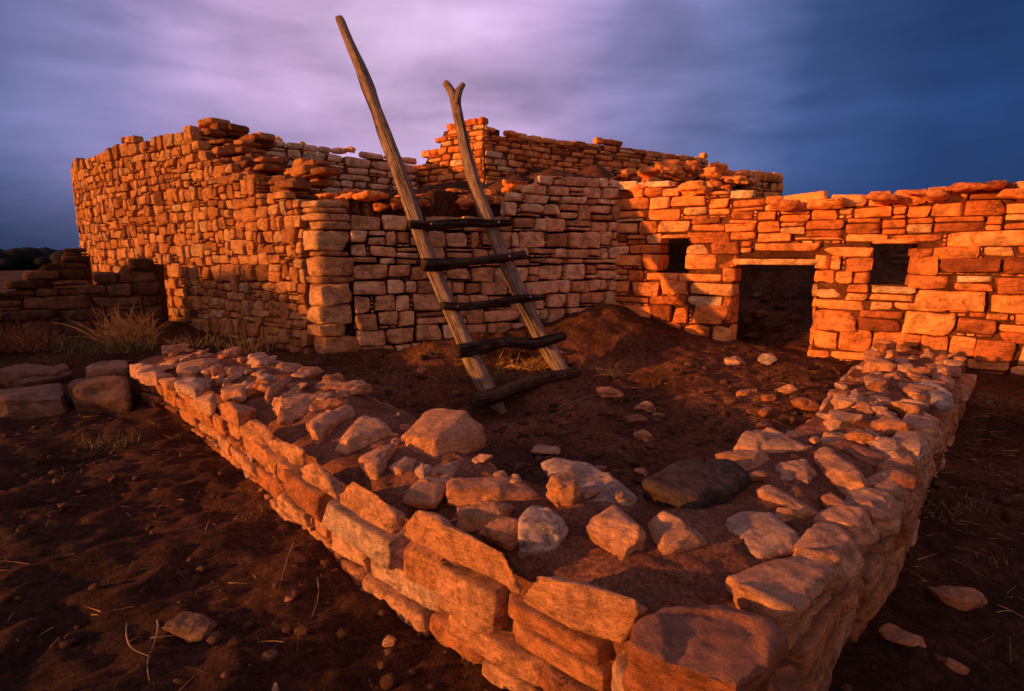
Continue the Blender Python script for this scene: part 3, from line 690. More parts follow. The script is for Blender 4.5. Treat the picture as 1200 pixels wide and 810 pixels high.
# match parameters so that the strip turns the corner together
fo = P_LL.len / dO[-1]; iC = np.argmin(np.hypot(in_pts[:, 0] - up(740, 562, LW)[0], in_pts[:, 1] - up(740, 562, LW)[1])); fi = iC / (len(in_pts) - 1)
def outer(t):
    u = t / .5 * fo if t < .5 else fo + (t - .5) / .5 * (1 - fo); u *= dO[-1]
    return np.array([np.interp(u, dO, outer_pts[:, 0]), np.interp(u, dO, outer_pts[:, 1])])
def inner(t):
    u = t / .5 * fi if t < .5 else fi + (t - .5) / .5 * (1 - fi); x = u * (len(in_pts) - 1); k = np.arange(len(in_pts))
    return np.array([np.interp(x, k, in_pts[:, 0]), np.interp(x, k, in_pts[:, 1])])
nrow, ncol = 60, 520
SV, SQ = strip(outer, inner, nrow, ncol); f = (SV[:, 2] - .10) / .855
P3 = np.c_[SV[:, :2], np.zeros(len(SV))]
edge = np.minimum(f, 1 - f)
zz = LW - .035 - .04 + np.clip(edge / .32, 0, 1) * .065 + fbm(P3 * 3.2, 3, 5) * .018 + fbm(P3 * 13, 4, 9, .6) * .010 - np.clip(.05 - f, 0, 1) * .6
SV[:, 2] = zz
def drop(idx):
    base = len(SVall[0]); a = SVall[0][idx].copy(); a[:, 2] = -.35; SVall[0] = np.vstack([SVall[0], a])
    for k in range(len(idx) - 1): SQ.append([idx[k], base + k, base + k + 1, idx[k + 1]])
SVall = [SV]
drop(np.arange(ncol) * nrow); drop((np.arange(ncol) * nrow + nrow - 1)[::-1]); drop(np.arange(nrow)[::-1]); drop((ncol - 1) * nrow + np.arange(nrow))
V = SVall[0]
# pull the faces of the heart in behind the facing stones
link('mud_bedding', mesh_np('mud_bedding', V, SQ), M_BED, lwroot)

zbL = lambda t: np.full_like(np.atleast_1d(t), 0.0, dtype=float)
ztF = lambda t: np.full_like(np.atleast_1d(t), LW - .115, dtype=float)
plw = Pile()
masonry(P_LL, zbL, ztF, (.115, .165), (.24, .50), seed=75, T=T_HI, depth=.18, prot=(-.02, .03), rnd=.012, pile=plw, wob=.4, split=.3, lump=.05, warp=.09, thick=.3, gap=.014, s1=P_LL.len - .12)
masonry(P_LR, zbL, ztF, (.11, .16), (.2, .42), seed=73, T=T_HI, depth=.18, prot=(-.01, .03), rnd=.012, pile=plw, wob=.4, split=.3, lump=.05, warp=.09, thick=.3, gap=.016)
masonry(P_LI, lambda t: np.full_like(np.atleast_1d(t), .1, dtype=float), lambda t: np.full_like(np.atleast_1d(t), LW - .02, dtype=float), (.11, .17), (.2, .4), seed=79, T=T_MD, depth=.18, prot=(.01, .04), rnd=.03, pile=plw, lump=.12, thick=.3, gap=.008)
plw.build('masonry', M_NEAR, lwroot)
# rim stones along the outer edges
def rim(path, breaks, zt=LW, seed=0, hmin=.12):
    rr = random.Random(seed)
    for a, b, h, dpt, tone in breaks:
        a += .004; b -= .006; zt = LW + rr.uniform(-.03, .015); off0 = rr.uniform(-.03, .02); s = (a + b) / 2; t = path.tan(s, max(.05, (b - a) / 2))[0]; n = np.array([t[1], -t[0]])
        pa, pb = path.pos(a)[0], path.pos(b)[0]
        pts = []
        for u in np.linspace(0, 1, 5):
            p = pa + (pb - pa) * u; e = .03 * (abs(u - .5) * 2) ** 3
            for o_, zz in ((.03 + rr.uniform(-.012, .02) - e, zt - h), (.045 + rr.uniform(-.012, .012) - e, zt - h * .5), (.03 + rr.uniform(-.012, .012) - e, zt - .018), (.0 - e, zt + .012 + rr.uniform(-.006, .012)),
                           (-dpt * rr.uniform(.8, 1.1), zt + .008 + rr.uniform(-.01, .012)), (-dpt, zt - h)):
                o2 = o_ + off0; pts.append((p[0] + n[0] * o2, p[1] + n[1] * o2, zz))
        me = rock_mesh('rim_stone', pts, seed=rr.randint(0, 999), tone=tone, amp=.009, cuts=4)
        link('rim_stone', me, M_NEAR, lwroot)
def sL(px, py): return s_of2(P_LL, px, py)
def s_of2(path, px, py):
    q = up(px, py, LW)[:2]; t = np.linspace(0, path.len, 2500); P = path.pos(t); return float(t[np.argmin(np.hypot(*(P - q).T))])
bl = [sL(x, y) for x, y in [(147, 430), (176, 440), (204, 449), (233, 463), (262, 480), (302, 508), (330, 532), (356, 552), (402, 584), (473, 619), (614, 693), (736, 757)]]
tones = [.62, .7, .6, .75, .45, .5, .55, .6, .55, .5, .55]
br = [s_of2(P_LR, x, y) for x, y in [(985, 660), (1010, 622), (1030, 600), (1052, 578), (1074, 552), (1082, 530), (1087, 508), (1097, 490)]]
rim(P_LR, [(br[i], br[i + 1], .11, .14, [.7, .65, .75, .6, .3, .75, .7][i]) for i in range(7)], seed=9)

def zA(poly, X0, Y0, sc): return [(X0 + x / sc, Y0 + y / sc) for x, y in poly]
c1 = lambda p: zA(p, 350, 430, 2.131)
c2 = lambda p: zA(p, 700, 400, 1.976)
c3 = lambda p: zA(p, 140, 380, 3.682)
rk = [0]
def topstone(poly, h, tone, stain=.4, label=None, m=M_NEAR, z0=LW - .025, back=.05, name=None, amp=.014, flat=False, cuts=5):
    rk[0] += 1
    pts = flat_points(poly, z0 + h, .12) if flat else outline_points(poly, z0, h * .85, back)
    me = rock_mesh('stone', pts, seed=rk[0] * 3, tone=tone, stain=stain, amp=amp, cuts=2 if flat else cuts)
    if label:
        o = link(name or 'loose_stone', me, m); tag(o, label, 'stone', 'loose stones on the low wall')
    else: o = link('coping_stone', me, m, lwroot)
    return o
RIMS = [(c3, [(40, 172), (100, 168), (160, 172), (162, 205), (85, 215), (50, 245), (85, 248)], .07, .8), (c3, [(85, 210), (160, 203), (235, 215), (170, 240), (165, 268), (95, 262)], .07, .7),
    (c3, [(168, 238), (240, 225), (300, 232), (270, 285), (200, 290), (172, 262)], .07, .55), (c3, [(232, 240), (330, 230), (392, 260), (310, 322), (270, 300), (238, 275)], .07, .97),
    (c3, [(308, 322), (410, 298), (418, 355), (400, 402), (330, 372)], .08, .75), (c3, [(395, 345), (470, 335), (592, 370), (592, 412), (515, 455), (410, 388)], .10, .4),
    (c3, [(515, 440), (560, 410), (602, 405), (672, 475), (640, 522), (560, 508), (520, 472)], .10, .55), (c3, [(640, 502), (690, 488), (800, 540), (802, 590), (740, 605), (655, 548)], .08, .62),
    (c1, [(4, 252), (40, 234), (108, 285), (106, 342), (70, 318), (20, 285)], .09, .6), (c1, [(103, 302), (132, 282), (200, 320), (268, 370), (265, 388), (245, 430), (170, 390), (105, 348)], .10, .62),
    (c1, [(260, 388), (290, 355), (350, 365), (545, 478), (577, 530), (555, 577), (500, 556), (400, 492), (265, 428)], .11, .55), (c1, [(563, 562), (590, 520), (650, 514), (760, 550), (872, 590), (888, 615), (830, 655), (800, 692), (690, 662), (570, 595)], .12, .6)]
def rimstones():
    for f_, poly, h, tone in RIMS:
        rk[0] += 1; pts = outline_points(f_(poly), LW - h + .005, h + .03, .05, .0)
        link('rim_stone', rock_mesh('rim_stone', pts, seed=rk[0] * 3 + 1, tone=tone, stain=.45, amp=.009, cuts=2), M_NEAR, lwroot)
# corner: large stones lying loose on the bedding
rimstones()
topstone(c1([(12, 130), (120, 88), (150, 92), (148, 130), (45, 195), (30, 185)]), .11, .62, .2, 'pink-orange wedge of sandstone left of the triangular slab on the low wall')
topstone(c1([(80, 205), (165, 112), (200, 125), (240, 165), (225, 185), (120, 215)]), .09, .7, .3, 'broad triangular pale orange slab left of the big squared boulder')
topstone(c1([(147, 225), (240, 187), (243, 205), (195, 285), (170, 265)]), .07, .6, .2, 'small pointed triangular stone in front of the big boulder')
topstone(c1([(225, 250), (265, 222), (315, 235), (300, 260), (250, 275)]), .045, .65, .3, 'small flat rounded stone directly below the big squared boulder')
topstone(c1([(258, 165), (320, 102), (420, 108), (462, 150), (460, 190), (420, 215), (340, 232), (290, 220), (265, 190)]), .17, .55, .15, 'largest squared orange boulder standing highest on the low wall below the ladder', back=.05, name='boulder', cuts=2)
topstone(c1([(248, 325), (330, 250), (415, 228), (385, 270), (345, 345), (270, 335)]), .055, .66, .3, 'flat split slab lying in front of the big boulder with a broken tip')
topstone(c1([(365, 290), (385, 275), (540, 270), (600, 315), (580, 335), (500, 330), (400, 345), (370, 340)]), .075, .45, .5, 'long low brown slab between the big boulder and the upright wedge')
topstone(c1([(390, 345), (480, 322), (540, 350), (505, 400), (400, 398)]), .07, .45, .3, 'orange block resting against the grey faceted stone')
topstone(c1([(440, 405), (505, 365), (550, 380), (560, 440), (530, 455), (480, 428)]), .06, .3, .6, 'dark brown chunk wedged under the left of the grey faceted stone')
topstone(c1([(545, 375), (600, 338), (655, 365), (672, 405), (640, 455), (550, 462)]), .09, .95, .95, 'purple-grey faceted stone in the middle of the low wall corner')
topstone(c1([(618, 310), (630, 268), (690, 255), (712, 300), (690, 360), (655, 362)]), .15, .5, .1, 'upright bright orange wedge standing on edge at the back of the corner', back=.03)
topstone(c1([(600, 240), (640, 230), (750, 250), (850, 320), (840, 350), (720, 345), (640, 300)]), .04, .9, .6, 'wide flat grey slab lying behind the upright orange wedge')
topstone(c1([(715, 400), (745, 362), (790, 338), (860, 400), (875, 460), (815, 500), (755, 452)]), .12, .62, .15, 'pink block with a pointed lower corner, left of its paler neighbour', back=.05, cuts=2)
topstone(c2([(115, 418), (155, 393), (235, 425), (265, 480), (150, 512), (125, 462)]), .11, .66, .15, 'pink cube-like block between the pointed pink block and the round pale slab', back=.05, cuts=2)
topstone(c2([(105, 325), (190, 280), (300, 275), (370, 310), (340, 350), (300, 385), (215, 402), (150, 372), (105, 350)]), .08, .3, .7, 'large nearly black slab with rusty edges on the inner corner', M_DARKROCK, cuts=2)
topstone(c2([(268, 430), (340, 395), (400, 400), (460, 440), (475, 480), (430, 490), (370, 502), (310, 470)]), .05, .85, .2, 'rounded pale tan slab with layered surface beside the pink blocks')
topstone(c2([(272, 262), (330, 248), (390, 250), (410, 280), (370, 295), (285, 288)]), .06, .55, .3, 'small pinkish slab just behind the black slab')
topstone(c2([(310, 240), (350, 205), (400, 200), (500, 240), (480, 258), (400, 268)]), .09, .72, .2, 'broad tent-shaped pinkish slab at the inner bend of the right arm')
topstone(c2([(395, 320), (420, 272), (480, 265), (515, 310), (490, 345)]), .05, .7, .6, 'speckled grey-pink slab between the tent-shaped slab and the pale one')
topstone(c2([(365, 345), (400, 332), (535, 410), (470, 412), (385, 378)]), .05, .6, .5, 'narrow orange-edged slab just above the rounded pale tan slab')
topstone(c2([(490, 265), (530, 240), (600, 290), (635, 330), (615, 360), (550, 335)]), .07, .6, .35, 'long tilted tan slab crossing the middle of the right arm')
topstone(c2([(512, 362), (540, 345), (612, 400), (605, 440), (550, 405)]), .05, .3, .3, 'rust-red slab sunk beside the outer rim of the right arm')
topstone(c2([(290, 540), (400, 515), (520, 475), (560, 490), (567, 540), (460, 640), (430, 602), (325, 562)]), .07, .62, .35, 'wide pinkish rim slab with orange front edge beside the corner slab', z0=LW - .05, flat=True)
topstone(c2([(95, 655), (160, 615), (300, 612), (425, 650), (436, 692), (340, 805), (200, 770), (70, 702)]), .09, .12, .5, 'dark red flat corner slab at the near point of the low wall', z0=LW - .07, name='corner_slab', flat=True)
# bedded stones of the right arm
for poly, h, tone in [
    ([(510, 228), (530, 208), (580, 215), (570, 242), (520, 247)], .05, .6), ([(595, 228), (625, 203), (660, 212), (612, 245)], .05, .75),
    ([(560, 245), (600, 240), (680, 270), (672, 290), (620, 285)], .05, .1), ([(625, 240), (665, 220), (700, 230), (730, 280), (690, 287), (640, 257)], .06, .82), ([(700, 238), (745, 228), (762, 240), (745, 280), (715, 268)], .07, .88),
    ([(515, 185), (540, 150), (625, 170), (632, 195), (540, 207)], .09, .75), ([(545, 135), (600, 112), (630, 135), (600, 162), (550, 152)], .1, .8),
    ([(630, 138), (645, 130), (735, 215), (690, 222), (640, 165)], .07, .6), ([(695, 147), (710, 135), (792, 180), (785, 197), (740, 182)], .05, .7),
    ([(600, 90), (635, 72), (668, 82), (665, 98), (610, 103)], .08, .35), ([(612, 55), (622, 30), (690, 50), (712, 66), (680, 78), (618, 70)], .12, .45),
    ([(720, 88), (770, 90), (828, 122), (825, 150), (795, 157), (760, 118)], .06, 1.0), ([(640, 125), (665, 107), (705, 130), (655, 142)], .05, .3),
    ([(688, 95), (705, 88), (750, 110), (782, 142), (740, 145)], .06, .5), ([(752, 65), (780, 60), (838, 88), (822, 110), (770, 90)], .06, .6),
    ([(778, 45), (800, 40), (842, 62), (842, 78), (800, 72)], .05, .4), ([(688, 40), (712, 36), (728, 55), (722, 68), (700, 62)], .06, .85),
    ([(610, 375), (690, 355), (685, 395), (640, 412)], .05, .7), ([(640, 312), (670, 304), (682, 330), (645, 340)], .04, .75), ([(670, 305), (700, 300), (742, 312), (735, 347), (700, 347)], .06, .15),
    ([(600, 150), (625, 148), (635, 160), (612, 168)], .04, .8), ([(735, 60), (750, 55), (765, 68), (748, 76)], .04, .3), ([(645, 5), (690, 0), (700, 20), (660, 28)], .12, .15)]:
    topstone(c2(poly), h, tone, .4)
# bedded stones of the left arm
for poly, h, tone in [
    ([(180, 92), (300, 86), (302, 106), (185, 118)], .05, .6), ([(160, 180), (250, 135), (400, 115), (400, 132), (270, 158), (215, 188)], .05, .75),
    ([(245, 175), (410, 140), (440, 155), (420, 188), (300, 225), (250, 215)], .06, .7), ([(400, 128), (500, 90), (530, 110), (510, 132), (450, 144)], .06, .6),
    ([(540, 168), (560, 130), (620, 118), (680, 155), (650, 182), (570, 184)], .09, .85), ([(345, 200), (430, 165), (450, 177), (380, 224)], .05, .7),
    ([(390, 228), (470, 180), (497, 197), (430, 244)], .06, .8), ([(410, 250), (545, 190), (562, 207), (470, 250)], .05, .75), ([(560, 215), (620, 182), (645, 197), (612, 238)], .06, .6),
    ([(648, 200), (700, 160), (812, 170), (800, 188), (700, 224)], .06, .6), ([(765, 200), (790, 182), (860, 180), (887, 202), (820, 232), (770, 232)], .07, .4),
    ([(420, 282), (450, 235), (540, 240), (590, 257), (530, 322), (450, 312)], .07, .55), ([(535, 285), (560, 250), (680, 235), (620, 292), (545, 308)], .06, .5),
    ([(620, 325), (640, 270), (730, 210), (755, 232), (690, 300), (640, 342)], .08, .5), ([(810, 285), (890, 235), (1035, 240), (1060, 262), (1000, 300), (900, 300)], .07, .4),
    ([(80, 205), (170, 170), (215, 185), (160, 230), (95, 225)], .04, .8), ([(230, 235), (300, 225), (400, 240), (330, 310), (240, 275)], .05, .85)]:
    topstone(c3(poly), h, tone, .5)
topstone(c3([(660, 372), (690, 305), (740, 285), (880, 290), (930, 340), (830, 382), (735, 417), (680, 417)]), .12, .6, .25, 'chunky orange-faced stone at the left of the low wall row, above the rim', back=.05)

fx = [(rr.uniform(0, 1), rr.uniform(.18, .86), .13) for _ in range(60)] + [(rr.uniform(.02, .30), rr.uniform(.2, .95), .26) for _ in range(34)] + [(rr.uniform(.66, .99), rr.uniform(.12, .92), .24) for _ in range(52)]
for t_, f_, mx_ in fx:
    q = outer(t_) * (1 - f_) + inner(t_) * f_; L_ = rr.uniform(.4, 1.0) * mx_; a_ = rr.uniform(0, 3.1); rk[0] += 1
    pts = lump_points((q[0], q[1], LW + L_ * .05), (L_, L_ * rr.uniform(.5, .9), L_ * rr.uniform(.35, .6)), a_, rk[0] + 500, 14, rr.uniform(-.3, .3))
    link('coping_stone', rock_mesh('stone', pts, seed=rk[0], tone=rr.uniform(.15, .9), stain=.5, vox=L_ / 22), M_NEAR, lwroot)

# ================================================================== LADDER
def tube(pts, radii, nseg=14, seed=0, bumps=.12, cap=True):
    P = np.array(pts, float)
    # resample
    d = np.r_[0, np.cumsum(np.linalg.norm(np.diff(P, axis=0), axis=1))]; n = max(8, int(d[-1] / .03)); t = np.linspace(0, d[-1], n)
    k = np.ones(7) / 7
    Q = np.stack([np.interp(t, d, P[:, i]) for i in range(3)], 1); r = np.interp(t, d, radii)
    pad = np.pad(Q, ((3, 3), (0, 0)), mode='reflect', reflect_type='odd'); Q = np.stack([np.convolve(pad[:, i], k, 'valid') for i in range(3)], 1)
    T = np.gradient(Q, axis=0); T /= np.linalg.norm(T, axis=1, keepdims=True)
    ref = np.array([.3, -.9, .2]) if abs(T[0] @ np.array([.3, -.9, .2])) < .9 else np.array([0, 0, 1.])
    U = np.cross(T, ref); U /= np.linalg.norm(U, axis=1, keepdims=True); W = np.cross(T, U)
    a = np.linspace(0, 2 * np.pi, nseg, endpoint=False); V = []; G = []
    for i in range(n):
        rr_ = r[i] * (1 + bumps * .5 * vnoise(np.stack([np.cos(a) * 1.3 + seed, np.sin(a) * 1.3, np.full(nseg, t[i] * 3)], 1), seed) + bumps * vnoise(np.stack([np.cos(a) * 3 + seed, np.sin(a) * 3, np.full(nseg, t[i] * .9)], 1), seed + 4))
        ring = Q[i] + (np.cos(a)[:, None] * U[i] + np.sin(a)[:, None] * W[i]) * rr_[:, None]
        V.append(ring); G.append(np.stack([np.cos(a) * r[i] + seed, np.sin(a) * r[i], np.full(nseg, t[i])], 1))
    V = np.concatenate(V); G = np.concatenate(G); F_ = []
    for i in range(n - 1):
        for j in range(nseg): F_.append([i * nseg + j, i * nseg + (j + 1) % nseg, (i + 1) * nseg + (j + 1) % nseg, (i + 1) * nseg + j])
    # caps
    for i, s in ((0, -1), (n - 1, 1)):
        c = len(V); V = np.vstack([V, Q[i] + T[i] * s * .006]); G = np.vstack([G, [[seed, 0, t[i]]]])
        for j in range(0, nseg, 2):
            q = [i * nseg + j, i * nseg + j + 1, i * nseg + (j + 2) % nseg, c]; F_.append(q if s > 0 else q[::-1])
    return V, np.array(F_), G
def merge(parts):
    V = []; Q = []; G = []; n = 0
    for v, q, g_ in parts: V.append(v); Q.append(q + n); G.append(g_); n += len(v)
    return np.concatenate(V), np.concatenate(Q), np.concatenate(G)
sl, zl = s_of(P_MID, 484, 247); sr_, zr = s_of(P_MID, 567, 247)
CL = np.r_[P_MID.pos(sl)[0] + P_MID.nor(sl)[0] * .12, 0]; CR = np.r_[P_MID.pos(sr_)[0] + P_MID.nor(sr_)[0] * .12, 0]
CL = at(484, 247, CL[1]); CR = at(567, 247, CR[1])
BL = gpt(589, 484); BR = gpt(659, 434)
def along(B, Cc, px, py):                   # the pole's depth grows evenly with height along its straight line
    lo, hi = -.3, 5.0
    for _ in range(50):
        m = (lo + hi) / 2
        if proj(B + (Cc - B) * m)[1] > py: lo = m
        else: hi = m
    return at(px, py, (B + (Cc - B) * lo)[1])
LP = [(398, 23), (408, 47), (421, 77), (432, 106), (441, 130), (455, 168), (469, 203), (484, 247), (497, 287), (512, 325), (528, 363), (545, 402), (562, 440), (577, 468), (590, 486)]
RP = [(533, 113), (539, 145), (546, 178), (556, 215), (568, 250), (582, 285), (596, 315), (611, 348), (627, 381), (643, 411), (660, 438)]
lad = empty('pole_ladder', tuple(BL), 'weathered two-pole wooden ladder leaning on the house wall, one pole forked', 'ladder')
ptsL = [along(BL, CL, *p) for p in LP]; ptsR = [along(BR, CR, *p) for p in RP]
rl = lambda p, w: w / 2 / F * np.linalg.norm(p - np.array([0, 0, H]))
wl = [8.5, 9, 10.5, 13.5, 11.5, 14, 15.5, 17, 16, 17, 18, 19.5, 21, 18, 9]
v, q, g_ = tube(ptsL, [rl(p, w) for p, w in zip(ptsL, wl)], 20, 3, .2)
o = link('pole', mesh_np('pole', v, q, True, None, g_), M_WOOD, lad); o['label'] = 'taller plain left pole'
wr = [11, 11, 12.5, 14, 15.5, 15, 16, 17, 18, 20, 20]
A = tube(ptsR, [rl(p, w) for p, w in zip(ptsR, wr)], 20, 7, .2)
fk = ptsR[0]; f1 = [ptsR[1] * .4 + fk * .6] + [along(BR, CR, *p) for p in [(530, 108), (525, 101), (522, 97)]]; f2_ = [ptsR[1] * .4 + fk * .6] + [along(BR, CR, *p) for p in [(536, 108), (540, 103), (543, 99)]]
B1 = tube(f1, [rl(fk, 10), rl(fk, 9), rl(fk, 8), rl(fk, 7)], 14, 12, .1); B2 = tube(f2_, [rl(fk, 10), rl(fk, 9), rl(fk, 7), rl(fk, 6)], 14, 15, .1)
v, q, g_ = merge([A, B1, B2]); o = link('pole', mesh_np('pole', v, q, True, None, g_), M_WOOD, lad); o['label'] = 'shorter right pole ending in a fork'
RUNG = [([(479, 263), (510, 264), (550, 261), (575, 262), (599, 261)], [8, 10, 9, 9, 7]), ([(495, 310), (520, 311), (550, 307), (585, 303), (615, 299)], [13, 12, 9, 9, 8]),
        ([(517, 358), (540, 360), (575, 356), (610, 349), (638, 348)], [10, 11, 9, 9, 6]), ([(535, 412), (560, 408), (595, 400), (625, 404), (661, 394)], [15, 15, 10, 11, 8]), ([(556, 469), (585, 461), (620, 448), (650, 441), (678, 437)], [16, 16, 15, 12, 11])]
for i, (pp, ww) in enumerate(RUNG):
    def dep(px, py):
        a = along(BL, CL, px, py); b = along(BR, CR, px, py)
        xl, xr = np.interp(py, [p[1] for p in LP], [p[0] for p in LP]), np.interp(py, [p[1] for p in RP], [p[0] for p in RP])
        u = (px - xl) / (xr - xl); return a[1] * (1 - u) + b[1] * u
    P = []
    for px, py in pp:
        Y = dep(px, py) - .14; P.append(at(px, py, Y))
    v, q, g_ = tube(P, [rl(p, w) * 1.05 for p, w in zip(P, ww)], 14, 20 + i, .3)
    rg = link('rung', mesh_np('rung', v, q, True, None, g_), M_RUNG2 if i == 4 else M_RUNG, lad)
    for u in (0.22, .85):
        k = u * (len(P) - 1); a = int(k); p = P[a] * (1 - k + a) + P[min(a + 1, len(P) - 1)] * (k - a)
        p = p + np.array([0, -.055, .01]); bm = bmesh.new(); bmesh.ops.create_cone(bm, cap_ends=True, segments=10, radius1=.011, radius2=.008, depth=.02, matrix=Matrix.Translation(p) @ Matrix.Rotation(rad(90), 4, 'X'))
        me = bpy.data.meshes.new('bolt'); bm.to_mesh(me); bm.free()
        b = bpy.data.objects.new('bolt', me); C.objects.link(b); me.materials.append(M_BOLT); b.parent = rg

# ================================================================== LOOSE STONES
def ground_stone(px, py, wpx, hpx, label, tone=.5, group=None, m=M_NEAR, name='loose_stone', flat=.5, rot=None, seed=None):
    p = gpt(px, py + hpx * .4); Y = p[1]; w = wpx / F * Y; h = hpx / F * Y * .85
    rk[0] += 1; sd = rk[0] if seed is None else seed
    pts = lump_points((p[0], p[1], p[2] + h * .3), (w, w * .75, h * 1.15), rot if rot is not None else random.uniform(-.4, .4), sd, 18)
    o = link(name, rock_mesh('stone', pts, seed=sd, tone=tone, stain=.2, amp=.012 * min(2, w / .2)), m); tag(o, label, 'stone', group); return o
GC = 'loose stones on the court floor'
ground_stone(757, 474, 30, 17, 'pale pink stone heaped on dark ones in the middle of the court floor', .75, GC)
ground_stone(758, 508, 32, 18, 'flat pinkish stone nearest the low wall on the court floor', .62, GC)
ground_stone(745, 490, 28, 12, 'dark flat stone under the pale pink one on the court floor', .1, GC)
ground_stone(772, 485, 16, 8, 'small brown chip beside the pale pink stone', .3, GC)
ground_stone(898, 419, 24, 15, 'pale rounded stone in front of the doorway', .95, GC)
ground_stone(860, 422, 26, 12, 'grey-brown stone at the left foot of the doorway', .8, GC)
ground_stone(876, 459, 28, 14, 'brown stone left of the flat stone on the court floor near the right arm', .3, GC)
ground_stone(922, 454, 28, 12, 'pale flat-topped stone in front of the doorway wall', .6, GC)
ground_stone(942, 472, 36, 20, 'dark slanting slab leaning near the right arm of the low wall', .2, GC)
ground_stone(895, 482, 22, 14, 'small dark brown stone stacked near the right arm', .15, GC)
ground_stone(893, 497, 24, 12, 'lowest dark stone of the small stack near the right arm', .12, GC)
ground_stone(900, 465, 22, 9, 'thin brown chip between larger stones near the right arm', .25, GC)
ground_stone(702, 548, 24, 10, 'small dark stone just behind the upright orange wedge', .1, GC)
ground_stone(755, 552, 26, 10, 'reddish flat chip behind the black slab', .35, GC)
ground_stone(716, 458, 36, 14, 'flat slab half buried near the foot of the ladder', .45, GC)
ground_stone(648, 412, 32, 10, 'pale stone by the right foot of the ladder', .85, GC)
ground_stone(494, 432, 12, 10, 'small tan stone left of the ladder foot', .5, GC)
ground_stone(640, 545 - 20, 40, 9, 'long flat pale stone lying behind the low wall corner', .75, GC)
GR = 'rubble stones inside the doorway'
for px, py, w_, h_ in [(880, 392, 20, 12), (905, 380, 24, 13), (922, 396, 16, 10), (890, 366, 20, 10), (915, 358, 18, 9), (932, 372, 16, 9), (876, 376, 14, 9), (900, 350, 18, 8), (926, 345, 16, 8), (885, 346, 16, 8)]:
    ground_stone(px, py, w_, h_, 'grey stone in the dim rubble slope seen through the doorway', random.uniform(.2, .95), GR, M_SHADE)
GO = 'loose stones on the ground outside'
ground_stone(220, 731, 74, 20, 'tan stone half buried in dark soil at the lower left', .95, GO, M_SHADE, rot=.1)
ground_stone(455, 748, 20, 18, 'small pale stone at the foot of the near wall face', .75, GO)
ground_stone(325, 802, 16, 16, 'pale pointed chip at the bottom edge left of centre', .85, GO)
ground_stone(1120, 694, 66, 22, 'flat grey-brown stone on dark ground at the right', .4, GO)
ground_stone(1058, 745, 54, 14, 'long narrow slab on dark ground by the right wall face', .35, GO, rot=-.9)
ground_stone(1118, 778, 30, 14, 'small reddish splinter of stone at the lower right', .25, GO, rot=-.9)
ground_stone(340, 700, 14, 8, 'tiny brown pebble on the dark ground below the wall', .3, GO)
# slabs running left from the end of the low wall
GS = 'dark slabs at the left end of the low wall'
def slab(poly, z0, h, label, tone):
    rk[0] += 1; pts = outline_points(poly, z0, h, .04, .25)
    o = link('stone_slab', rock_mesh('slab', pts, seed=rk[0], tone=tone, stain=.3, amp=.016, cuts=2), M_SLAB); tag(o, label, 'stone slab', GS)
slab([(-10, 470), (-5, 458), (70, 450), (78, 458), (78, 476), (-10, 488)], .28, .12, 'long low dark slab at the left edge', .7)
slab([(79, 446), (110, 438), (150, 440), (154, 472), (85, 474)], .3, .2, 'thick dark block under the flat capping slab by the low wall end', .4)
slab([(96, 430), (115, 421), (150, 418), (152, 436), (100, 441)], .5, .1, 'flat capping slab on the dark block beside the low wall end', .9)
slab([(-10, 432), (20, 424), (66, 428), (70, 436), (10, 440)], .42, .05, 'thin flat slab above the long low slab at the left edge', .5)
slab([(10, 446), (45, 438), (84, 434), (80, 441), (20, 451)], .36, .05, 'thin dark slab lying between the two flat ones at the left edge', .3)
slab([(45, 436), (75, 425), (80, 430), (50, 442)], .38, .05, 'thin pale edged slab lying in the grass behind the dark block', .9)
# stones lying on the wall tops
def cap(px, py, Y, wpx, hpx, label, tone, rot=0.0, tilt=0.0, group=None, m=M_STONE):
    p = at(px, py, Y); w = wpx / F * Y; h = hpx / F * Y; rk[0] += 1
    pts = lump_points(p - np.array([0, 0, h * .3]), (w, w * .8, h), rot, rk[0] + 100, 18, tilt)
    o = link('loose_stone', rock_mesh('stone', pts, seed=rk[0], tone=tone, stain=.4, amp=.03, vox=w / 18), m); tag(o, label, 'stone', group); return o
GT = 'loose stones on the high wall tops'
cap(243, 143, 8.35, 20, 15, 'dark rounded stone perched highest on the curved wall', .2, .3, .5, GT)
cap(278, 152, 8.9, 18, 12, 'squat brown stone on the rear wall right of the perched dark one', .35, 0, 0, GT)
cap(256, 171, 8.2, 24, 16, 'tilted slab stuck in the broken top of the curved wall', .45, .5, .6, GT)
cap(358, 168, 9.5, 17, 14, 'pale round stone on the middle of the grey rear wall', .8, 0, 0, GT)
cap(325, 162, 9.2, 14, 8, 'small flat stone on the grey rear wall', .7, 0, 0, GT)
cap(405, 173, 9.9, 22, 8, 'thin pale slab on the grey rear wall left of the tall pole', .8, 0, 0, GT)
cap(1146, 215, 5.95, 62, 18, 'broad reddish slab humped on the right end of the doorway wall', .2, .0, 0, GT)
cap(1080, 225, 6.1, 50, 13, 'long flat slab on the doorway wall left of the humped one', .35, -.5, 0, GT)
cap(1192, 222, 5.7, 36, 14, 'squared stone capping the doorway wall at the right edge', .4, -.5, 0, GT)
cap(1035, 229, 6.3, 46, 12, 'brown flat slab over the right window of the doorway wall', .3, -.5, 0, GT)
cap(965, 233, 6.6, 46, 15, 'broad pale orange slab on the doorway wall over the door', .55, -.5, 0, GT)
cap(922, 237, 6.8, 36, 13, 'brown lump on the doorway wall left of the broad pale slab', .3, -.5, 0, GT)
cap(812, 216, 7.5, 40, 16, 'flat orange slab on the doorway wall above the left window', .6, -.5, 0, GT)
cap(748, 218, 7.9, 26, 12, 'small orange stone on the inner corner of the doorway wall', .5, -.5, 0, GT)
cap(858, 226, 7.6, 26, 10, 'pale pink stone on the doorway wall above the doorway', .85, -.5, 0, GT)
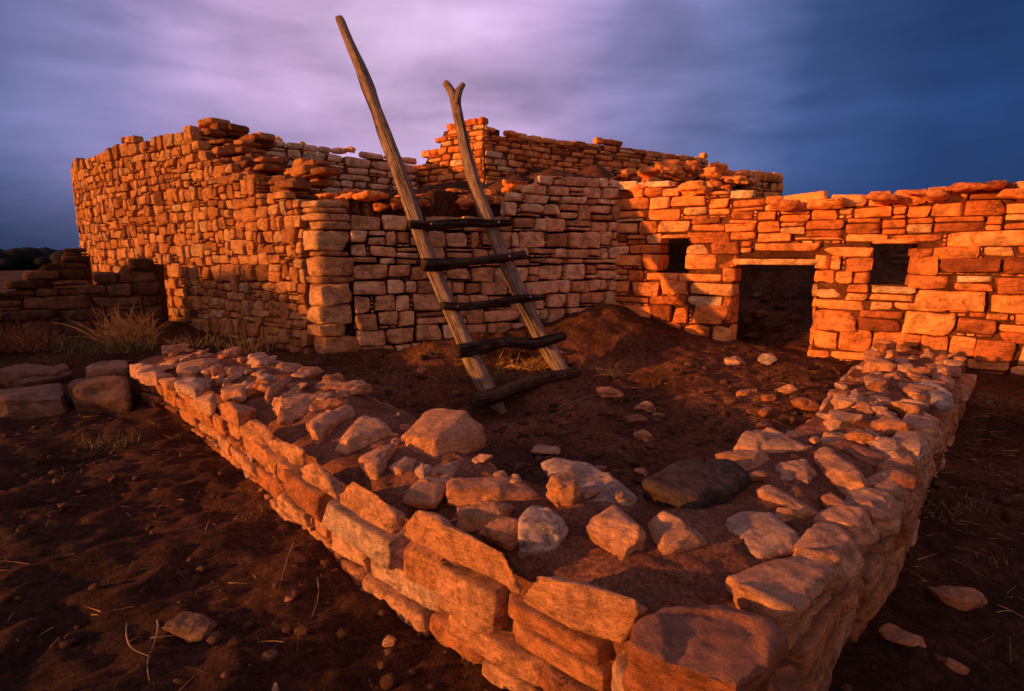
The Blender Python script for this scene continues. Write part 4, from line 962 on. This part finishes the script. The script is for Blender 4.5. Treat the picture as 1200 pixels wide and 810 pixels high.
# rubble heap behind the doorway wall
rr = random.Random(12)
for i in range(46):
    px = rr.uniform(725, 880); Y = rr.uniform(8.3, 9.9); top = np.interp(px, [725, 745, 760, 790, 830, 880], [203, 196, 190, 187, 190, 205]); py = rr.uniform(top, top + 24)
    cap(px, py, Y, rr.uniform(14, 34), rr.uniform(8, 15), 'reddish rubble stone on the heap behind the doorway wall', rr.uniform(.05, .6), rr.uniform(-.6, .6), rr.uniform(-.3, .3), 'rubble heap behind the doorway wall')
for i in range(26):
    px = rr.uniform(400, 625); top = np.interp(px, [400, 480, 560, 625], [236, 244, 232, 214]); py = top + rr.uniform(-8, 10); s = s_of(P_MID, px, py)[0]; Y = P_MID.pos(s)[0][1] + rr.uniform(.1, .6)
    cap(px, py, Y, rr.uniform(16, 44), rr.uniform(7, 13), 'reddish stone bedded in the crumbling top of the ladder wall', rr.uniform(.1, .5), rr.uniform(-.4, .4), rr.uniform(-.2, .2), 'stones on the ladder wall top')

for i in range(34):
    s = rr.uniform(.15, 2.4); b = rr.uniform(.1, 1.5); p = P_MID.pos(s)[0] - P_MID.nor(s)[0] * b; zz = max(gzat(p[0], p[1]), float(np.atleast_1d(zt_mid(s))[0]) - .1 if b < .5 else -9); rk[0] += 1; w_ = rr.uniform(.18, .5)
    pts = lump_points((p[0], p[1], zz + .01), (w_, w_ * .7, rr.uniform(.06, .16)), rr.uniform(-.3, 1.0), rk[0], 18, rr.uniform(-.15, .15))
    o = link('loose_stone', rock_mesh('stone', pts, seed=rk[0], tone=rr.uniform(.1, .6), stain=.3, amp=.03, vox=w_ / 18), M_STONE); tag(o, 'reddish stone bedded in the crumbling top of the ladder wall', 'stone', 'stones on the ladder wall top')
# ================================================================== VEGETATION AND LITTER
def blades(spec, seed):                      # thin ribbons: (base, direction, length, width, droop)
    rr = random.Random(seed); V = []; Q = []
    for b, d, ln_, w, droop in spec:
        b = np.array(b); d = np.array(d, float); d /= np.linalg.norm(d); side = np.cross(d, [rr.uniform(-1, 1), rr.uniform(-1, 1), .3]); side /= np.linalg.norm(side) + 1e-9
        n = 5; k = len(V)
        for i in range(n + 1):
            t = i / n; p = b + d * ln_ * t + np.array([d[0] * .4, d[1] * .4, -1]) * droop * ln_ * t * t; ww = w * (1 - .85 * t)
            V += [p - side * ww, p + side * ww]
        for i in range(n): Q.append([k + 2 * i, k + 2 * i + 1, k + 2 * i + 3, k + 2 * i + 2])
    return np.array(V), np.array(Q)
def tuft(px, py, hpx, spread, n, m, label, cat='grass', name='grass_clump', seed=1, up_=1.0, droop=.35, w=.004, group=None):
    p = gpt(px, py); h = hpx / F * p[1]; rr = random.Random(seed); sp = []
    for _ in range(n):
        a = rr.uniform(0, 6.283); r = spread * math.sqrt(rr.random()); x, y = p[0] + r * math.cos(a), p[1] + r * .6 * math.sin(a)
        ang = rr.uniform(0, 6.283); out = rr.uniform(.1, .9)
        sp.append(((x, y, p[2] - .02), (math.cos(ang) * out, math.sin(ang) * out, up_), h * rr.uniform(.35, 1.1), w * rr.uniform(.6, 1.3), droop * rr.uniform(.3, 1.6)))
    V, Q = blades(sp, seed); o = link(name, mesh_np(name, V, Q, False), m); tag(o, label, cat, group); return o
tuft(150, 402, 62, .36, 340, M_STRAW, 'tall dry straw grass clump in front of the dark ruin wall', seed=2, w=.009)
tuft(122, 408, 32, .6, 380, M_GREEN, 'dull greenish grass patch left of the tall straw clump', seed=3, w=.006)
tuft(288, 410, 40, .35, 120, M_STRAW, 'dry straw grass at the foot of the shaded end of the curved wall', seed=4, w=.006)
tuft(218, 404, 26, .45, 130, M_STRAW, 'low dry grass between the tall straw clump and the curved wall foot', seed=14, w=.006)
tuft(22, 408, 40, .4, 420, M_RUSTB, 'rust brown dry bush at the left edge', 'bush', 'dry_bush', 5, .8, .2, .006)
tuft(35, 362, 18, .2, 120, M_RUSTB, 'small rusty tuft growing on the ruin wall', 'bush', 'dry_bush', 6, 1.0, .2, .006)
tuft(128, 520, 22, .22, 170, M_GREEN, 'greenish weed tuft on the dark ground left of the low wall', seed=7, w=.0035)
tuft(110, 548, 16, .28, 90, M_STRAW, 'sparse straw tuft below the greenish weed', seed=8, w=.003, droop=.7)
tuft(300, 606, 26, .16, 70, M_TWIG, 'dry twiggy weed against the low wall foot', seed=9, w=.003, droop=.6)
tuft(380, 668, 30, .12, 50, M_TWIG, 'bare twigs by the near foot of the low wall', seed=10, w=.0025, droop=.6)
tuft(1100, 590, 34, .28, 200, M_TWIG, 'tangled dry weed beside the right wall face', seed=11, w=.0028, droop=.9)
tuft(1130, 640, 22, .3, 120, M_GREEN, 'low weed patch on dark ground right of the low wall', seed=12, w=.003, droop=1.0)
tuft(1150, 470, 24, .35, 140, M_TWIG, 'dry weed at the foot of the doorway wall near the right edge', seed=13, w=.0035, droop=.6)
tuft(560, 440, 34, .4, 420, M_TWIG, 'matted dead weed under the ladder', 'weed', 'dead_weed', 15, .35, .5, .0045)
tuft(615, 428, 32, .35, 320, M_STRAW, 'dead straw weed behind the lowest rungs', 'weed', 'dead_weed', 16, .4, .5, .004)
tuft(705, 436, 22, .3, 150, M_STRAW, 'flattened straw tuft right of the ladder foot', 'weed', 'dead_weed', 17, .35, .6, .004)
tuft(440, 432, 14, .3, 90, M_TWIG, 'sparse dry weed on the bank left of the ladder', 'weed', 'dead_weed', 18, .5, .6, .004)
# twigs by the stone at lower left
def twig(pxs, label, w=.0038, lift=.012):
    P = []
    for x, y in pxs: p = gpt(x, y); p[2] += lift + random.uniform(0, .02); P.append(p)
    v, q, g_ = tube(P, np.linspace(w, w * .35, len(P)), 6, 9, .2); o = link('twig', mesh_np('twig', v, q, True), M_TWIG); tag(o, label, 'twig', 'dry twigs on the ground')
twig([(185, 735), (190, 750), (176, 765), (170, 785), (176, 806)], 'pale bent twig trailing down from the half buried tan stone')
twig([(178, 752), (200, 748), (225, 750), (240, 742)], 'curved twig lying along the half buried tan stone')
twig([(150, 738), (146, 757), (165, 772), (176, 778)], 'thin twig looping left of the half buried tan stone')
twig([(345, 640), (335, 668), (328, 690)], 'thin straight twig standing out near the foot of the low wall', .004)
twig([(372, 590 + 90), (378, 700), (366, 728)], 'bent twig below the near face of the low wall', .004)
twig([(655, 478), (690, 468), (715, 464)], 'pale stem lying on the court floor right of the ladder', .006)
twig([(645, 490), (665, 482), (690, 478)], 'short stem lying in front of the lowest rung', .005)
twig([(1100, 590), (1112, 600), (1118, 618)], 'crooked twig in the weeds right of the low wall', .004)

# straw, stalks and grit nobody could count
rr = random.Random(77); sp = []
for i in range(2600):
    if i % 3 == 0: x, y = rr.uniform(-1.6, 3.6), rr.uniform(2.9, 7)
    elif i % 3 == 1: x, y = rr.gauss(-2.6, 1.6), rr.uniform(1.4, 7.2)
    else: x, y = rr.uniform(1.6, 5), rr.uniform(1.8, 5)
    sp.append((x, y, rr))
XYs = np.array([(a, b) for a, b, _ in sp]); Zs = ground_z(XYs); spec = []
for (x, y), z in zip(XYs, Zs):
    a = rr.uniform(0, 6.283); spec.append(((x, y, z + .006), (math.cos(a), math.sin(a), rr.uniform(-.02, .25)), rr.uniform(.03, .16), rr.uniform(.0007, .0018), rr.uniform(-.1, .3)))
V, Q = blades(spec, 5); o = link('straw_litter', mesh_np('straw_litter', V, Q, False), M_STRAW); tag(o, 'thin dry straw scattered over the dark soil', 'straw', None, 'stuff')
n = 14000; XYp = np.c_[R.uniform(-5.5, 5.5, n), R.uniform(.9, 8.5, n)]; XYp = XYp[R.uniform(size=n) < np.clip(.35 + .9 * vnoise(np.c_[XYp, np.zeros(n)] * .9, 4), .05, 1)]
XYc = np.c_[R.uniform(-1.2, 3.4, 700), R.uniform(2.9, 6.4, 700)]; nC = len(XYp); XYp = np.r_[XYp, XYc]
Zp = ground_z(XYp); ico = bmesh.new(); bmesh.ops.create_icosphere(ico, subdivisions=2, radius=1); iv = np.array([v.co[:] for v in ico.verts]); iq = np.array([[v.index for v in f.verts] for f in ico.faces]); ico.free()
V = []; Q = []; T = []; k = 0
for ii, ((x, y), z) in enumerate(zip(XYp, Zp)):
    r = .003 + .030 * R.uniform() ** 6 if ii < nC else .008 + .05 * R.uniform() ** 5; d = iv * (1 + .75 * vnoise(iv * 1.6 + R.uniform(0, 99), 2))[:, None] * np.array([1, R.uniform(.6, 1), R.uniform(.4, .8)]) * r
    V.append(d + np.array([x, y, z + r * .2])); Q.append(iq + k); k += len(iv); T.append(np.tile([R.uniform(.0, .7), .2, R.uniform()], (len(iv), 1)))
o = link('gravel', mesh_np('gravel', np.concatenate(V), np.concatenate(Q), False, np.concatenate(T)), M_SHADE); tag(o, 'small stone chips and clods scattered on the soil', 'gravel', None, 'stuff')
# chips on the low wall bedding
# distant junipers on the skyline
V = []; rr = random.Random(3); Vv = []; Qq = []; k = 0
for i in range(600):
    y = rr.uniform(48, 100); x = -y * rr.uniform(.6, 1.25) ; s = rr.uniform(.7, 1.5); zc = float(ground_z(np.array([[x, y]]))[0]) + s * .55
    Vv.append(iv * (1 + .4 * vnoise(iv * 1.7 + rr.uniform(0, 99), 4))[:, None] * np.array([s * 1.3, s, s * .8]) + np.array([x, y, zc])); Qq.append(iq + k); k += len(iv)
o = link('treeline', mesh_np('treeline', np.concatenate(Vv), np.concatenate(Qq), False), M_TREE); tag(o, 'black band of far off junipers on the left skyline', 'woods', None, 'stuff')

# ================================================================== SKY AND LIGHT
w = bpy.data.worlds.new('World'); bpy.context.scene.world = w; w.use_nodes = True; nt = w.node_tree
bg = nt.nodes['Background']; sky = N(nt, 'ShaderNodeTexSky'); sky.sky_type = 'NISHITA'; sky.sun_disc = False; sky.sun_elevation = SUN_EL; sky.sun_rotation = math.atan2(SX, SY); sky.dust_density = 3
tc = N(nt, 'ShaderNodeTexCoord'); v = tc.outputs['Generated']
def dotw(d):
    d = np.array(d) / np.linalg.norm(d); n = N(nt, 'ShaderNodeVectorMath'); n.operation = 'DOT_PRODUCT'; L(nt, v, n.inputs[0]); n.inputs[1].default_value = tuple(d); return n.outputs['Value']
mp = N(nt, 'ShaderNodeMapping'); mp.inputs['Scale'].default_value = (1.0, 1.0, 4.5); mp.inputs['Rotation'].default_value = (0, rad(-9), 0); L(nt, v, mp.inputs['Vector'])
streak = math_(nt, 'ADD', math_(nt, 'MULTIPLY', noise(nt, mp.outputs[0], 1.7, 5, 0.5, 0.3), .65), math_(nt, 'MULTIPLY', noise(nt, mp.outputs[0], 4.5, 5, 0.5, 0.4), .3))
base = ramp(nt, dotw((-.45, .9, .62)), [(0.0, (.5, .42, .6)), (.0, (.5, .42, .6))]) if False else None
glow = math_(nt, 'ADD', dotw(ray(450, 40)), math_(nt, 'MULTIPLY', math_(nt, 'SUBTRACT', streak, .5), .12))
cloud = ramp(nt, glow, [(0.0, (.24, .18, .22)), (.35, (.38, .31, .42)), (.46, (.10, .11, .22)), (.58, (.012, .048, .18)), (.68, (.016, .055, .20)), (.79, (.045, .09, .26)), (.86, (.15, .185, .42)), (.93, (.29, .26, .53)), (.983, (.62, .43, .73)), (1.0, (.74, .53, .83))])
sepz = N(nt, 'ShaderNodeSeparateXYZ'); L(nt, v, sepz.inputs[0])
low = ramp(nt, sepz.outputs['Z'], [(0.0, .55), (.16, .95), (.3, 1.0)])
cloud = mix(nt, cloud, low, 1.0, 'MULTIPLY')
cloud = mix(nt, cloud, ramp(nt, streak, [(.36, .68), (.64, 1.3)]), .7, 'MULTIPLY')
skyc = mix(nt, sky.outputs['Color'], (.05, .045, .05), 1.0, 'MULTIPLY')
west = ramp(nt, dotw((-.6, -.78, .2)), [(0.2, (0, 0, 0)), (.6, (.06, .03, .015)), (.85, (.24, .10, .04)), (1.0, (.5, .2, .07))])
mott = noise(nt, v, 3.2, 4, 0.55, 0.4)
cloud = mix(nt, cloud, ramp(nt, mott, [(.36, .82), (.64, 1.16)]), .8, 'MULTIPLY')
cloud = mix(nt, cloud, west, 1.0, 'ADD')
col = mix(nt, skyc, cloud, .92)
L(nt, col, bg.inputs['Color']); bg.inputs['Strength'].default_value = 1.0

sun = bpy.data.lights.new('sun', 'SUN'); sun.energy = 5.0; sun.angle = rad(1.2); sun.color = (1.0, .37, .07)
so = bpy.data.objects.new('sun', sun); C.objects.link(so)
sd = Vector((SX * math.cos(SUN_EL), SY * math.cos(SUN_EL), math.sin(SUN_EL))); so.rotation_euler = sd.to_track_quat('Z', 'Y').to_euler(); so.location = sd * 50

cam = bpy.data.cameras.new('camera'); co = bpy.data.objects.new('camera', cam); C.objects.link(co)
cam.sensor_width = 36; cam.lens = 36 * F / 1200; cam.clip_start = .05; cam.clip_end = 3000
co.location = (0, 0, H); co.rotation_euler = (rad(90) - PITCH, 0, 0)
sc = bpy.context.scene; sc.camera = co
sc.render.engine = 'CYCLES'; sc.view_settings.view_transform = 'Standard'; sc.view_settings.look = 'None'; sc.view_settings.exposure = 0
